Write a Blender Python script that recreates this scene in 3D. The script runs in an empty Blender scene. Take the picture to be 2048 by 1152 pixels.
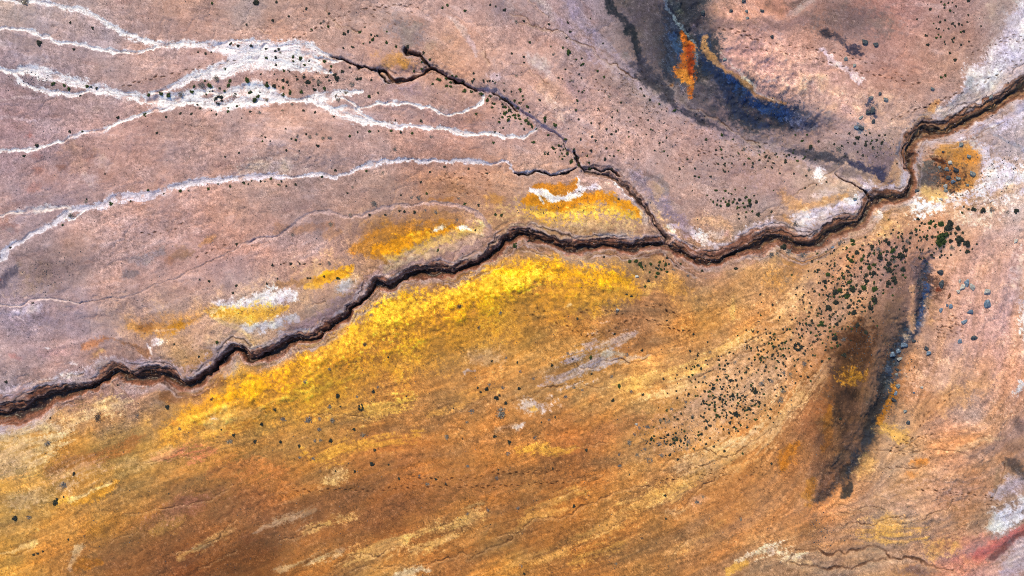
import bpy, bmesh, math, random
import numpy as np
from mathutils import Vector

# ---------------------------------------------------------------- camera, sky, sun, exposure
scene = bpy.context.scene
PXM = 16.0                       # survey units per metre
CAM_H = 100.0                    # drone height above the ground, metres
cam_data = bpy.data.cameras.new("camera")
cam = bpy.data.objects.new("camera", cam_data)
scene.collection.objects.link(cam)
cam.location = (0.0, 0.0, CAM_H)
cam.rotation_euler = (0.0, 0.0, 0.0)          # looking straight down
cam_data.sensor_fit = 'HORIZONTAL'
cam_data.sensor_width = 36.0
cam_data.lens = 36.0 * CAM_H / 128.0          # 128 m of ground across the frame
cam_data.clip_start = 1.0
cam_data.clip_end = 5000.0
scene.camera = cam

SUN_EL, SUN_AZ = math.radians(40), math.radians(332)      # high thin cloud, light from the upper left
world = bpy.data.worlds.new("World")
scene.world = world
world.use_nodes = True
wn = world.node_tree
wn.nodes.clear()
w_out = wn.nodes.new("ShaderNodeOutputWorld")
w_bg = wn.nodes.new("ShaderNodeBackground")
w_sky = wn.nodes.new("ShaderNodeTexSky")
w_sky.sky_type = 'NISHITA'
w_sky.sun_disc = False
w_sky.sun_elevation = SUN_EL
w_sky.sun_rotation = SUN_AZ
w_sky.air_density = 1.0
w_sky.dust_density = 4.0
w_sky.altitude = 4000
w_bg.inputs["Strength"].default_value = 0.08
wn.links.new(w_sky.outputs[0], w_bg.inputs[0])
wn.links.new(w_bg.outputs[0], w_out.inputs[0])

sun_data = bpy.data.lights.new("sun", 'SUN')
sun_data.energy = 1.5
sun_data.angle = math.radians(10)
sun_data.color = (1.0, 0.86, 0.60)
sun = bpy.data.objects.new("sun", sun_data)
scene.collection.objects.link(sun)
sdir = Vector((math.sin(SUN_AZ) * math.cos(SUN_EL), math.cos(SUN_AZ) * math.cos(SUN_EL), math.sin(SUN_EL)))
sun.rotation_euler = (-sdir).to_track_quat('-Z', 'Y').to_euler()
sun.location = sdir * 150

scene.view_settings.view_transform = 'Standard'
scene.view_settings.look = 'None'
scene.view_settings.exposure = 1.80
scene.view_settings.gamma = 1.0
scene.view_settings.use_curve_mapping = False
scene.cycles.use_denoising = False
scene.cycles.filter_width = 1.0
scene.render.filter_size = 1.0
scene.cycles.max_bounces = 4
scene.cycles.diffuse_bounces = 3
# ---------------------------------------------------------------- the lie of the land: heights and mineral colours
# survey units: 16 to the metre, x to the east, y to the south, (1024, 576) under the drone
STEP = 1.5
def axis(lo, hi):
    core = np.arange(lo, hi + STEP, STEP)
    g = STEP * np.cumsum(1.42 ** np.arange(1, 19))
    return np.concatenate([core[0] - g[::-1], core, core[-1] + g])
AX = axis(-66, 2114); AY = axis(-66, 1218)
NX, NY = len(AX), len(AY)
X, Y = np.meshgrid(AX.astype(np.float32), AY.astype(np.float32))
rng = np.random.default_rng(7)
TAB = rng.random((64, 256, 256)).astype(np.float32) * 2 - 1

def vnoise(x, y, seed):
    t = TAB[seed % 64]
    xf = np.floor(x); yf = np.floor(y)
    fx = x - xf; fy = y - yf
    xi = xf.astype(np.int32) & 255; yi = yf.astype(np.int32) & 255
    x1 = (xi + 1) & 255; y1 = (yi + 1) & 255
    fx = fx * fx * (3 - 2 * fx); fy = fy * fy * (3 - 2 * fy)
    a = t[yi, xi]; a += (t[yi, x1] - a) * fx
    b = t[y1, xi]; b += (t[y1, x1] - b) * fx
    return a + (b - a) * fy
def fbm(x, y, scale, octv, seed, gain=.55):
    s = 0; amp = 1; tot = 0; c, sn = .8, .6
    u = x / scale; v = y / scale
    for o in range(octv):
        s = s + amp * vnoise(u + 17.3 * o, v - 9.1 * o, seed + o); tot += amp * amp
        u, v = (c * u - sn * v) * 2.03, (sn * u + c * v) * 2.03
        amp *= gain
    return (s / math.sqrt(tot) * 1.5).astype(np.float32)
def sstep(a, b, x):
    t = np.clip((x - a) / (b - a), 0, 1)
    return t * t * (3 - 2 * t)

N_C = fbm(X, Y, 90, 4, 1)
N_M = fbm(X, Y, 22, 4, 9)
N_F = fbm(X, Y, 6, 3, 17, .8)
NMIX = .30 * N_C + .45 * N_M + .40 * N_F
GRAIN = rng.standard_normal(X.shape).astype(np.float32)
# detail fades out where the mesh coarsens, beyond the surveyed ground
SK = (sstep(-62, -30, X) * sstep(2110, 2078, X) * sstep(-62, -30, Y) * sstep(1214, 1182, Y)).astype(np.float32)
GRAIN *= SK; N_F *= SK; N_M *= SK; NMIX = .30 * N_C + .45 * N_M + .40 * N_F
STIP = (.6 * vnoise(X / 2.6, Y / 2.6, 12) * 1.5 + .5 * GRAIN + .4 * N_F).astype(np.float32)
XW = X + 4.5 * fbm(X, Y, 40, 4, 23, .65) + 2.0 * vnoise(X / 7, Y / 7, 27)
YW = Y + 4.5 * fbm(X, Y, 40, 4, 31, .65) + 2.0 * vnoise(X / 7, Y / 7, 35)
XS = X + 2.4 * fbm(X, Y, 14, 3, 38)           # gentler warp for channels
YS = Y + 2.4 * fbm(X, Y, 14, 3, 41)

# --- direction the sheet wash ran in, and streaks drawn out along it
FLOW = """100 60 1 .25;300 180 1 .05;100 400 1 -.3;400 380 1 -.15;700 350 1 -.08;700 200 1 .2;1000 250 1 .4;1000 100 1 .7
1150 150 1 .8;1300 250 1 .7;1300 60 .5 1;1380 100 .35 1;1500 200 1 .6;1650 100 1 .25;1700 240 1 .4;1850 100 1 .3;1950 100 .8 -1
2000 230 1 -.5;1900 330 1 -.3;2000 380 1 -.25;1500 350 1 .3;1650 330 1 .5;1600 430 1 -.2;100 620 1 -.15;300 640 1 -.25;600 600 1 -.5
850 470 1 -.3;1000 420 1 .1;1150 400 1 .05;1250 440 .5 .7;100 900 1 -.45;300 850 1 -.45;400 900 1 -.35;600 720 1 -.55;900 610 1 -.35
1100 530 1 .05;1300 560 1 .1;800 800 1 -.2;1100 750 1 -.35;1300 700 1 -.3;1500 620 1 -.6;1600 560 .7 -1;300 1050 1 -.5;700 1050 1 -.45
1000 1000 1 -.3;1000 1100 1 -.4;1300 1000 1 -.5;1300 900 1 -.35;1500 850 1 -.7;1600 780 .8 -1;1700 700 .6 -1;1780 800 .35 -1
1680 900 .3 -1;1850 600 .3 -1;1900 900 1 -.35;1900 1000 1 -.25;1700 1100 1 -.05;1950 750 .5 -1;2000 600 .2 -1"""
FL = np.array([[float(v) for v in r.split()] for r in FLOW.replace("\n", ";").split(";")], np.float32)
def coarse_lookup(A, gx0, gy0, st, x, y):
    u = np.clip((x - gx0) / st, 0, A.shape[1] - 1.001); v = np.clip((y - gy0) / st, 0, A.shape[0] - 1.001)
    ui = u.astype(np.int32); vi = v.astype(np.int32); fu = u - ui; fv = v - vi
    a = A[vi, ui] * (1 - fu) + A[vi, ui + 1] * fu
    b = A[vi + 1, ui] * (1 - fu) + A[vi + 1, ui + 1] * fu
    return a * (1 - fv) + b * fv
def make_streaks():
    st = 2.0
    gx = np.arange(-120, 2170, st, dtype=np.float32); gy = np.arange(-120, 1275, st, dtype=np.float32)
    cgx, cgy = np.meshgrid(gx[::8], gy[::8])
    an = 2 * np.arctan2(FL[:, 3], FL[:, 2])
    cs = np.zeros_like(cgx); sn = np.zeros_like(cgx)
    for k in range(len(FL)):
        w = 1 / (((cgx - FL[k, 0]) ** 2 + (cgy - FL[k, 1]) ** 2) / 9e3 + .15) ** 2
        cs += w * np.cos(an[k]); sn += w * np.sin(an[k])
    GX, GY = np.meshgrid(gx, gy)
    c2 = coarse_lookup(cs, gx[0], gy[0], 16, GX, GY); s2 = coarse_lookup(sn, gx[0], gy[0], 16, GX, GY)
    th = .5 * np.arctan2(s2, c2) + .10 * fbm(GX, GY, 120, 2, 44) + .10 * fbm(GX, GY, 30, 2, 46)
    dx = np.cos(th); dy = np.sin(th)
    H, W = GX.shape
    r2 = np.random.default_rng(3)
    def lic(src, stepn, n):
        acc = src.copy()
        for sg in (-1, 1):
            px, py = np.meshgrid(np.arange(W, dtype=np.float32), np.arange(H, dtype=np.float32))
            for k in range(n):
                xi = np.clip(px + .5, 0, W - 1).astype(np.int32); yi = np.clip(py + .5, 0, H - 1).astype(np.int32)
                px += sg * stepn * dx[yi, xi]; py += sg * stepn * dy[yi, xi]
                xi = np.clip(px + .5, 0, W - 1).astype(np.int32); yi = np.clip(py + .5, 0, H - 1).astype(np.int32)
                acc += src[yi, xi]
        acc -= acc.mean(); acc /= acc.std()
        return acc
    fine = lic(r2.standard_normal((H, W)).astype(np.float32), 1.3, 11)
    mid = lic(fbm(GX, GY, 8, 3, 50), 1.5, 9)
    big = lic(fbm(GX, GY, 26, 4, 53), 3.0, 11)
    return [coarse_lookup(a, gx[0], gy[0], st, X, Y).astype(np.float32) for a in (fine, mid, big)]
ST_F, ST_M, ST_B = [a * SK for a in make_streaks()]

# --- broad ground colour, read on a lattice every 128 units
BASE = """b9a59b b49b91 b4968c b99687 b49687 be9b8c be9b8c b9968c b49691 a59196 73696a 967d73 c89682 a07d73 aa827d a58278 beaaa5
a58c8c aa918e b2948c b2918a bc968a be9b8e be9687 be9682 c09b8e be9b91 96827d 786e6e cda091 b99182 aa8278 aa8778 cdc3c8
a58787 a58a8a b4918a b69184 b99487 b9968a bc968a b28c82 bc988e c39e91 c39e91 af918c af9182 cda596 b49687 bea096 beafaf
aa8e8c af8e8a b6948c b69187 b49184 af8c7d b48c78 af8269 be967d be9682 be9e94 b99b91 be9b8c c8aa91 be966e cda078 d7beaf
a58c8a a58c87 b2918a b4918a b28c82 b99182 af8264 be9682 be8c50 c89650 b4875a af825f c39664 cd9b73 c39178 d2a591 cda596
aa9194 af9494 b99482 c39b82 b9a096 be9678 d0963c c89137 c38c3c c38741 b98250 c38c4b cd965f be8c64 9a7560 d2a591 cdaaa0
b4968c b49691 967873 c89650 d7a03c cd963c b98241 b9874b c39155 c39150 cd9650 cda06e cda06e a0693c be875a cda082 c39682
d2a866 be8c44 c4954b c8914b be8741 c38741 b47841 af7841 b4783c b4733c c38c50 cd9b5f be824b 8c5f41 cda073 c3916e b99178
d2a050 c49046 b07f41 a06c3c 96643c a56e3c 9b6437 aa7841 aa733c af783c b47d41 b47d4b b9875a be8c64 be9673 b48c6e a58c82
c89440 b07a3a 94643a 7d4b28 966432 a56e37 be8c4b aa733c b9823c af7337 aa7841 b48250 b98c5f b48c69 b9916e c38c7d b9a5aa"""
BL = np.array([[[int(h[i:i + 2], 16) for i in (0, 2, 4)] for h in r.split()] for r in BASE.split("\n")], np.float32) / 255
def hexc(h):
    if isinstance(h, str):
        return np.array([int(h[i:i + 2], 16) / 255 for i in (0, 2, 4)], np.float32)
    return np.array(h, np.float32) / 255
def lattice():
    out = np.zeros(X.shape + (3,), np.float32)
    u = np.clip((XW + 30 * N_C * .4) / 128, 0, 15.999); v = np.clip((YW + 20 * N_M * .4) / 128, 0, 8.999)
    ui = u.astype(np.int32); vi = v.astype(np.int32)
    fu = (u - ui); fv = (v - vi)
    fu = (fu * fu * (3 - 2 * fu))[..., None]; fv = (fv * fv * (3 - 2 * fv))[..., None]
    a = BL[vi, ui] * (1 - fu) + BL[vi, ui + 1] * fu
    b = BL[vi + 1, ui] * (1 - fu) + BL[vi + 1, ui + 1] * fu
    out[:] = a * (1 - fv) + b * fv
    return out
COL = lattice()
HGT = (.45 * fbm(X, Y, 300, 3, 60) + .05 * N_C).astype(np.float32)
WET = np.zeros(X.shape, np.float32)

# --- brushes
def win(x0, x1, y0, y1):
    i0 = max(0, np.searchsorted(AX, x0) - 1); i1 = min(NX, np.searchsorted(AX, x1) + 1)
    j0 = max(0, np.searchsorted(AY, y0) - 1); j1 = min(NY, np.searchsorted(AY, y1) + 1)
    return (slice(j0, j1), slice(i0, i1))
NO = {'m': NMIX, 'f': N_F, 'c': N_C, 's': .45 * ST_M + .6 * ST_F + .2 * N_F, 'b': .5 * ST_M + .5 * ST_B}
def lay(w, v, col, op, soft, br, n, stip=.26):
    if n == 's': soft *= 1.35; br *= 1.5
    m = sstep(-.66 * soft, .58 * soft, v + br * 1.15 * NO[n][w] + stip * STIP[w]) * op
    m *= np.clip(.9 + .14 * NMIX[w] + .08 * ST_F[w], .45, 1)
    tgt = hexc(col) * (1 + .05 * N_M[w] + .035 * ST_M[w] + .05 * N_F[w])[..., None]
    tgt[..., 1] *= .985 + .02 * N_C[w]; tgt[..., 2] *= 1 - .05 * N_M[w]
    COL[w] += (tgt - COL[w]) * m[..., None]
    return m
def nums(s):
    return [tuple(float(v) for v in p.split()) for p in s.replace("\n", " ").split(",") if p.strip()]
def tile(tx, ty, s):
    return [(512 * tx + p[0] / 4, 288 * ty + p[1] / 4) + tuple(p[2:]) for p in nums(s)]
def seg_field(xx, yy, pts):
    best = np.full(xx.shape, 99., np.float32)
    for a, b in zip(pts[:-1], pts[1:]):
        dx, dy = b[0] - a[0], b[1] - a[1]; L = dx * dx + dy * dy + 1e-6
        t = np.clip(((xx - a[0]) * dx + (yy - a[1]) * dy) / L, 0, 1)
        q = np.hypot(xx - a[0] - t * dx, yy - a[1] - t * dy) / (a[2] + t * (b[2] - a[2]))
        np.minimum(best, q, out=best)
    return best
def smooth(pts, k=5):
    P_ = np.array(pts, np.float32)
    if len(P_) < 3: return [tuple(p) for p in P_]
    Q = np.vstack([2 * P_[0] - P_[1], P_, 2 * P_[-1] - P_[-2]]); out = []
    for i in range(1, len(Q) - 2):
        p0, p1, p2, p3 = Q[i - 1:i + 3]
        for t in np.arange(k) / k:
            out.append(.5 * (2 * p1 + (p2 - p0) * t + (2 * p0 - 5 * p1 + 4 * p2 - p3) * t ** 2 + (3 * p1 - p0 - 3 * p2 + p3) * t ** 3))
    out.append(P_[-1]); out = np.array(out)
    if out.shape[1] > 2: out[:, 2:] = np.maximum(out[:, 2:], .3)
    return [tuple(p) for p in out]
def S(s, col, op=.8, soft=.7, br=.35, n='m'):
    pts = nums(s) if isinstance(s, str) else s
    m = max(p[2] for p in pts) * 2 + 14
    w = win(min(p[0] for p in pts) - m, max(p[0] for p in pts) + m, min(p[1] for p in pts) - m, max(p[1] for p in pts) + m)
    k = min(1., max(p[2] for p in pts) / 16) * (.45 if n == 's' else 1)
    pts = smooth(pts, 3)
    lay(w, 1 - seg_field(XS[w] + k * (XW[w] - X[w]), YS[w] + k * (YW[w] - Y[w]), pts), col, op, soft, br, n)
def B(x, y, rx, ry, rot, col, op=.8, soft=.9, br=.4, n='m'):
    m = max(rx, ry) * 1.7 + 14
    w = win(x - m, x + m, y - m, y + m)
    c, s = math.cos(rot), math.sin(rot); dx = XW[w] - x; dy = YW[w] - y
    r = np.hypot((c * dx + s * dy) / rx, (-s * dx + c * dy) / ry)
    lay(w, 1 - r, col, op, soft, br, n)
def P(s, col, op=.8, edge=12, br=.5, n='m'):
    pts = nums(s); m = edge * 2 + 14
    w = win(min(p[0] for p in pts) - m, max(p[0] for p in pts) + m, min(p[1] for p in pts) - m, max(p[1] for p in pts) + m)
    xx, yy = XW[w], YW[w]; ins = np.zeros(xx.shape, bool); d = np.full(xx.shape, 1e9, np.float32)
    for a, b in zip(pts, pts[1:] + pts[:1]):
        dx, dy = b[0] - a[0], b[1] - a[1]
        t = np.clip(((xx - a[0]) * dx + (yy - a[1]) * dy) / (dx * dx + dy * dy + 1e-6), 0, 1)
        np.minimum(d, np.hypot(xx - a[0] - t * dx, yy - a[1] - t * dy), out=d)
        if abs(dy) > 1e-6:
            ins ^= ((a[1] > yy) != (b[1] > yy)) & (xx < a[0] + (yy - a[1]) * dx / dy)
    lay(w, np.where(ins, d, -d) / edge, col, op, .9, br, n)
def line_field(pts, R):
    """distance, arc length, signed offset and interpolated extra columns around a polyline"""
    w = win(min(p[0] for p in pts) - R, max(p[0] for p in pts) + R, min(p[1] for p in pts) - R, max(p[1] for p in pts) + R)
    sh = X[w].shape; ne = len(pts[0]) - 2
    D = np.full(sh, 1e4, np.float32); A = np.zeros(sh, np.float32); O = np.zeros(sh, np.float32)
    E = np.zeros((ne,) + sh, np.float32); s0 = 0.
    ax = AX[w[1]]; ay = AY[w[0]]
    for a, b in zip(pts[:-1], pts[1:]):
        i0 = np.searchsorted(ax, min(a[0], b[0]) - R); i1 = np.searchsorted(ax, max(a[0], b[0]) + R)
        j0 = np.searchsorted(ay, min(a[1], b[1]) - R); j1 = np.searchsorted(ay, max(a[1], b[1]) + R)
        q = (slice(j0, j1), slice(i0, i1))
        xx = XS[w][q]; yy = YS[w][q]
        dx, dy = b[0] - a[0], b[1] - a[1]; L = math.hypot(dx, dy) + 1e-6
        t = np.clip(((xx - a[0]) * dx + (yy - a[1]) * dy) / L / L, 0, 1)
        ex, ey = xx - a[0] - t * dx, yy - a[1] - t * dy
        d = np.hypot(ex, ey); c = d < D[q]
        D[q] = np.where(c, d, D[q]); A[q] = np.where(c, s0 + t * L, A[q])
        O[q] = np.where(c, np.where(dx * ey - dy * ex > 0, d, -d), O[q])
        for k in range(ne):
            E[k][q] = np.where(c, a[2 + k] + t * (b[2 + k] - a[2 + k]), E[k][q])
        s0 += L
    return w, D, A, O, E
def channel(pts, col='ebe1e6', op=.88, carve=.12, br=.62, rill=.45, soft=.5, seed=3):
    """a dry wash floored with salt crust: ragged edges and finer threads running along it"""
    pts = smooth(pts, 5); R = max(p[2] for p in pts) * 2.2 + 10
    w, D, A, O, E = line_field(pts, R)
    wd = np.maximum(E[0] * .95, .5)
    v = 1 - D / wd
    th = vnoise(A / 30, O / 1.5, seed) * .6 + vnoise(A / 13, O / 1.1, seed + 1) * .5
    m = sstep(-.15 * soft, .5 * soft, v + br * (.75 * NMIX[w] + .65 * th) + .10 * STIP[w]) * op
    m *= np.where(D < R - 2, 1, 0)
    thin = sstep(.22, .55, th + .15 * N_F[w]) * rill * 1.25
    tint = sstep(-.2, 1.2, N_C[w] + .5 * th)[..., None]
    c = hexc(col)[None, None] * (1 - thin[..., None] * np.array([.40, .44, .40], np.float32)) * (1 - tint * np.array([.03, .045, .025], np.float32))
    isl = 1 - .8 * sstep(.7, 1.3, N_M[w] + .35 * N_F[w] + .3 * th)        # mud islands left between the threads
    halo = sstep(-.9, .3, v + .5 * NMIX[w]) * .16 * op * (D < R - 2)
    COL[w] += (hexc('d2bcbc') - COL[w]) * halo[..., None]
    COL[w] += (c - COL[w]) * (m * isl)[..., None]
    HGT[w] -= carve * sstep(0, .8, v) * (1 + .5 * th)
# --- streaks and mottling of the soil itself
def mottle():
    low = sstep(-60, 60, Y - (840 - X * .0 - np.clip(X, 0, 1300) * .27 + 6 * N_M) )       # ochre ground south of the gully
    low = np.maximum(low, sstep(1500, 1750, X) * sstep(420, 560, Y))
    cut = 1 - .6 * sstep(1350, 1600, X)
    amt = (.030 + .030 * low) * cut
    f = 1 + amt * (.6 * ST_B + .40 * ST_M) + (.024 + .042 * low) * ST_F * sstep(-1.2, 1, N_C + .5) + .035 * N_M + .03 * N_C
    warm = .022 * ST_B * low + .016 * N_C
    COL[..., 0] *= f + warm; COL[..., 1] *= f; COL[..., 2] *= f - 1.6 * warm - .03 * low * np.clip(ST_B, -1, 1)
    # paler and browner threads in the ochre
    m = sstep(.8, 1.9, .7 * ST_M + .6 * ST_B) * low * .17 * cut
    COL[:] += (hexc('e6b978') - COL) * m[..., None]
    m = sstep(.9, 2.0, -.7 * ST_M - .6 * ST_B) * low * .17 * cut
    COL[:] += (hexc('8c5a32') - COL) * m[..., None]
    m = sstep(.9, 2.1, .6 * ST_M + .5 * ST_B + .4 * N_M) * (1 - low) * .30
    COL[:] += (hexc('d7bebc') - COL) * m[..., None]
    m = sstep(.9, 2.1, -.6 * ST_M - .5 * ST_B + .4 * N_M) * (1 - low) * .30
    COL[:] += (hexc('916e69') - COL) * m[..., None]
    # patches of greyer and rosier silt, fine mottling
    h1 = fbm(X, Y, 70, 5, 33, .65); h2 = fbm(X, Y, 11, 3, 36, .8) * SK; h3 = fbm(X, Y, 160, 4, 40)
    COL[:] *= (1 + .045 * N_F * low)[..., None]
    COL[..., 0] *= 1 + .015 * h1 + .035 * h2 + .015 * h3; COL[..., 1] *= 1 - .008 * h1 + .037 * h2; COL[..., 2] *= 1 - .028 * h1 + .035 * h2 - .02 * h3
    # wrinkled scarplets following the wash
    wr = sstep(.16, .02, np.abs(ST_M + .5 * N_M - .3)) * sstep(-.1, .9, N_C + .4 * ST_B) * (.45 + .55 * low)
    COL[:] *= 1 - (.22 * wr)[..., None] * np.array([.9, 1, 1.05], np.float32)
    HGT[:] -= .022 * wr
    HGT[:] += (.006 * ST_M + .003 * ST_F) * (.35 + low)
    return low
LOW = mottle()

# --- landforms
def swell(s, h):
    pts = nums(s); m = max(p[2] for p in pts) * 2.6
    w = win(min(p[0] for p in pts) - m, max(p[0] for p in pts) + m, min(p[1] for p in pts) - m, max(p[1] for p in pts) + m)
    q = seg_field(XW[w], YW[w], smooth(pts, 3))
    HGT[w] += h * np.exp(-q * q) * (1 + .25 * N_M[w])
swell("-80 850 46,0 835 46,150 790 44,300 762 40,400 762 36,480 715 34,560 700 34,690 635 34,760 575 36,900 548 40,1000 500 40,1060 475 36,1200 495 36,1340 490 40,1430 525 44,1560 475 40,1640 480 40,1740 400 34,1820 340 30,1850 260 34,1950 235 40,2120 130 44", -.28)
swell("420 830 40,560 770 44,700 705 46,840 650 46,980 590 40,1080 560 34,1200 565 30", .50)
swell("420 670 34,440 675 30", .40); swell("250 690 30,330 715 26", .25); swell("860 470 50,920 465 40", .30); swell("1440 455 30", .35); swell("1120 430 50,1220 440 40", .25); swell("520 640 40", .2)
swell("1860 530 26,1850 610 28,1800 710 30,1770 810 32,1720 900 34,1660 990 30", -.75); swell("1833 580 12,1834 660 8", .35); swell("1730 640 40,1690 740 34,1660 840 34", .45)
swell("1370 -40 44,1390 80 46,1440 180 40,1540 235 36,1650 255 26", -.8); swell("1230 0 16,1270 70 16,1285 140 18,1350 215 20,1450 255 22,1600 310 22,1720 360 18", -.32); swell("1120 0 16,1200 90 18,1270 145 18", -.2)
swell("1480 100 60,1580 170 50", .8); swell("1700 60 60", -.25); swell("1300 60 26", .25)
swell("700 125 18,790 150 16,860 140 16,960 185 20,1060 240 22,1130 310 20,1180 335 20,1270 380 22,1330 460 20", -.40); swell("790 120 22", .25); swell("930 90 40,1000 130 40", .3); swell("1150 230 60,1250 300 50", .3)
swell("60 130 30,200 190 34,340 200 36,460 185 34,600 200 34,750 235 26,1000 265 20", -.22); swell("60 440 30,200 395 26,400 365 24,700 335 22,1000 335 20", -.22); swell("300 290 60,600 290 60", .25); swell("200 470 60,500 430 60", .25); swell("100 600 50,400 560 60", .2)
swell("1080 800 30,1180 740 30,1300 710 24", -.25); swell("1250 850 50,1400 760 40", .2); swell("1500 700 50,1620 600 40", .25); swell("1700 1110 26,1800 1110 26", -.25); swell("1850 1030 50,1950 900 50", .6); swell("900 1000 60,1200 920 60", .25); swell("500 1100 50", -.3); swell("200 1000 60,500 900 60", .2)
rdg = (1 - np.abs(fbm(XW, YW, 95, 4, 47, .6))).clip(0, 1) ** 5                     # little drainage lines
rd2 = (1 - np.abs(fbm(XW + 6 * ST_M, YW + 6 * ST_M, 38, 3, 52, .6))).clip(0, 1) ** 6
HGT -= .09 * rdg + .035 * rd2
COL[..., 2] *= 1 + .015 * (1 - LOW) - .03 * LOW; COL[..., 1] *= 1 + .008 * (1 - LOW) - .008 * LOW; COL[..., 0] *= 1 + .018 * (1 - LOW) + .02 * LOW
COL += (hexc('d8c2bc') - COL) * (.16 * rd2 * (1 - LOW))[..., None]
HGT += .07 * fbm(X, Y, 75, 3, 55, .5) + .018 * ST_B + .006 * ST_M
# --- north-east: black sand, iron and blue-black scree
B(1475, 115, 80, 46, .5, 'e0ac9a', .75, 1.2); B(1600, 140, 80, 34, .3, 'e0ae9e', .7, 1.2); B(1680, 205, 90, 34, .35, 'dcb09c', .7, 1.2); B(1560, 170, 60, 26, .5, 'e2b49c', .6, 1.2)
P("1215 -60,1250 40,1272 80,1280 125,1300 118,1325 95,1335 60,1345 0,1340 -60", '6b6160', .8, 22, .5)
B(1285, 40, 40, 34, .4, '5c5553', .5)
S("1290 -30 40,1305 50 38,1322 105 32,1350 150 24,1395 192 20", '544c4c', .82, 1.2, .5)
S("1120 -20 12,1150 25 11,1175 55 10,1200 82 9,1222 100 7", '968c98', .75)
S("1050 -30 6,1085 18 7,1110 45 9,1150 75 11,1190 105 14,1240 130 16,1275 150 16,1310 180 16,1350 210 15,1390 230 14,1430 245 14,1470 262 16,1520 285 16,1570 300 14,1640 325 13,1700 350 10,1735 378 6", 'a5969c', .72, .8, .5)
S("1352 -30 34,1366 40 40,1376 100 40,1402 150 36,1440 185 36,1490 218 34,1560 240 28,1640 250 14", '48434c', .9, 1.1, .45)
S("1240 -30 40,1300 60 44,1350 140 40,1420 200 40,1500 240 36,1600 265 30,1700 295 26,1780 325 24", '5e545a', .55, 1.4, .6)
S("1372 -30 30,1388 40 30,1402 90 26,1425 140 26,1462 180 28,1510 212 30,1570 232 26,1630 246 14", '262a36', .92, .8, .5)
S("1345 20 22,1342 80 22,1340 130 16,1345 160 8", '232835', .9, .8, .5)
S("1195 -30 6,1222 15 8,1248 42 8,1268 70 7,1276 95 6,1280 122 4", '1c222a', .95, .6, .35)
S("1338 -30 14,1350 30 18,1346 80 16,1337 120 12,1330 150 6", '2a303f', .9, .7, .45)
S("1310 40 12,1318 80 12,1322 120 8", '4a4649', .6, .9, .5)
S("1380 -30 20,1385 30 22,1400 70 22,1410 110 20,1425 150 18,1450 185 16,1475 215 16,1500 235 18,1535 248 12,1560 256 4", '33363f', .86, .7, .5)
S("1345 60 14,1345 100 14,1350 140 12,1365 165 8", '39465c', .6, .8, .6)
B(1462, 183, 42, 20, .6, '6e6068', .65)
S("1400 60 10,1415 115 10,1440 142 11,1470 167 11,1500 192 13,1530 209 15,1560 217 16,1590 229 16,1615 241 13,1640 246 6", '1b2c4c', .95, .8, .45)
S("1440 150 8,1460 185 8,1480 215 9,1510 238 9,1545 250 4", '1d2a46', .85, .9, .5)
S("1345 70 5,1355 95 6,1362 130 5", '32598a', .5, .8, .6, 'f')
S("1450 150 4,1480 172 5,1520 205 6,1560 222 6,1600 238 5", '2a4f86', .6, .8, .6, 'f')
S("1325 -20 4,1340 25 3,1360 45 3,1380 70 3,1392 95 4,1398 122 4", '8296a0', .7, .8, .5, 'f')
S("1335 -20 12,1350 5 10,1362 20 5", '5f6a63', .5)
S("1365 62 3,1372 85 6,1378 105 12,1375 125 14,1371 145 14,1383 166 7,1380 186 5", 'be6219', .95, .5, .35)
S("1380 98 6,1384 115 8,1382 140 5", '8c300c', .85, .6, .4)
S("1365 140 6,1370 155 8,1384 172 6", 'c98732', .7, .7, .5)
B(1340, 172, 6, 3, 0, 'c87828', .8)
S("1300 160 10,1340 180 12,1370 195 8", 'aa9690', .5)
S("1280 122 9,1290 140 15,1302 155 14,1322 172 11,1340 195 8,1360 215 5,1400 235 7,1430 242 5,1460 262 4", '34333e', .88, .7, .5)
B(1262, 133, 10, 5, .3, '34333c', .7)
S("1410 75 5,1412 100 6,1440 130 4,1480 158 4,1510 183 4,1540 196 4,1570 206 3", 'cd9150', .75)
S("1440 108 1.6,1470 138 2,1500 168 2,1530 190 2,1560 203 1.5", 'ebd7be', .7)
S("1400 50 14,1450 52 9,1500 50 8,1560 48 10,1625 32 10", '7a6262', .6)
S("1536 8 9,1565 15 9,1600 2 6,1625 -20 6", '5c4b46', .75)
S("1580 25 5,1600 15 6,1625 -5 7", 'b4a59e', .6)
B(1705, 42, 62, 28, .1, '655656', .75, .9, .5); B(1655, 68, 14, 9, .4, '25252f', .9); B(1682, 75, 15, 7, .5, '2d2d3a', .8, .8, .7); B(1711, 96, 14, 10, .3, '25263a', .9, .7, .7)
S("1645 95 3,1660 115 6,1685 135 5,1722 160 7", 'f0dade', .8, .8, .4)
B(1550, 14, 26, 12, .2, 'd79678', .6); B(1460, 25, 40, 14, .2, 'd79b82', .5)
S("1610 240 20,1660 240 12,1700 250 12", '8c7d82', .55)
S("1735 205 5,1742 220 8,1748 230 6", '28304a', .8, .6, .8, 'f'); B(1722, 256, 10, 6, .2, '32506a', .7, .6, .7, 'f'); B(1748, 222, 8, 10, .2, '28304a', .7, .6, .8, 'f')
S("1585 300 7,1630 308 10,1680 318 9,1705 324 5", '33343f', .85, .7, .6)
B(1770, 325, 48, 34, .2, '7a6a72', .7); S("1700 326 5,1730 338 10,1760 346 14,1776 362 9", '2b2e48', .9, .7, .5); B(1802, 303, 6, 10, 0, '1d3a66', .9); S("1650 330 8,1700 345 8,1740 355 6", '6e625c', .7, .8, .6)
B(1470, 352, 60, 34, .1, '9b8686', .5); B(1560, 360, 50, 30, .2, 'b99b91', .4)
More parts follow.
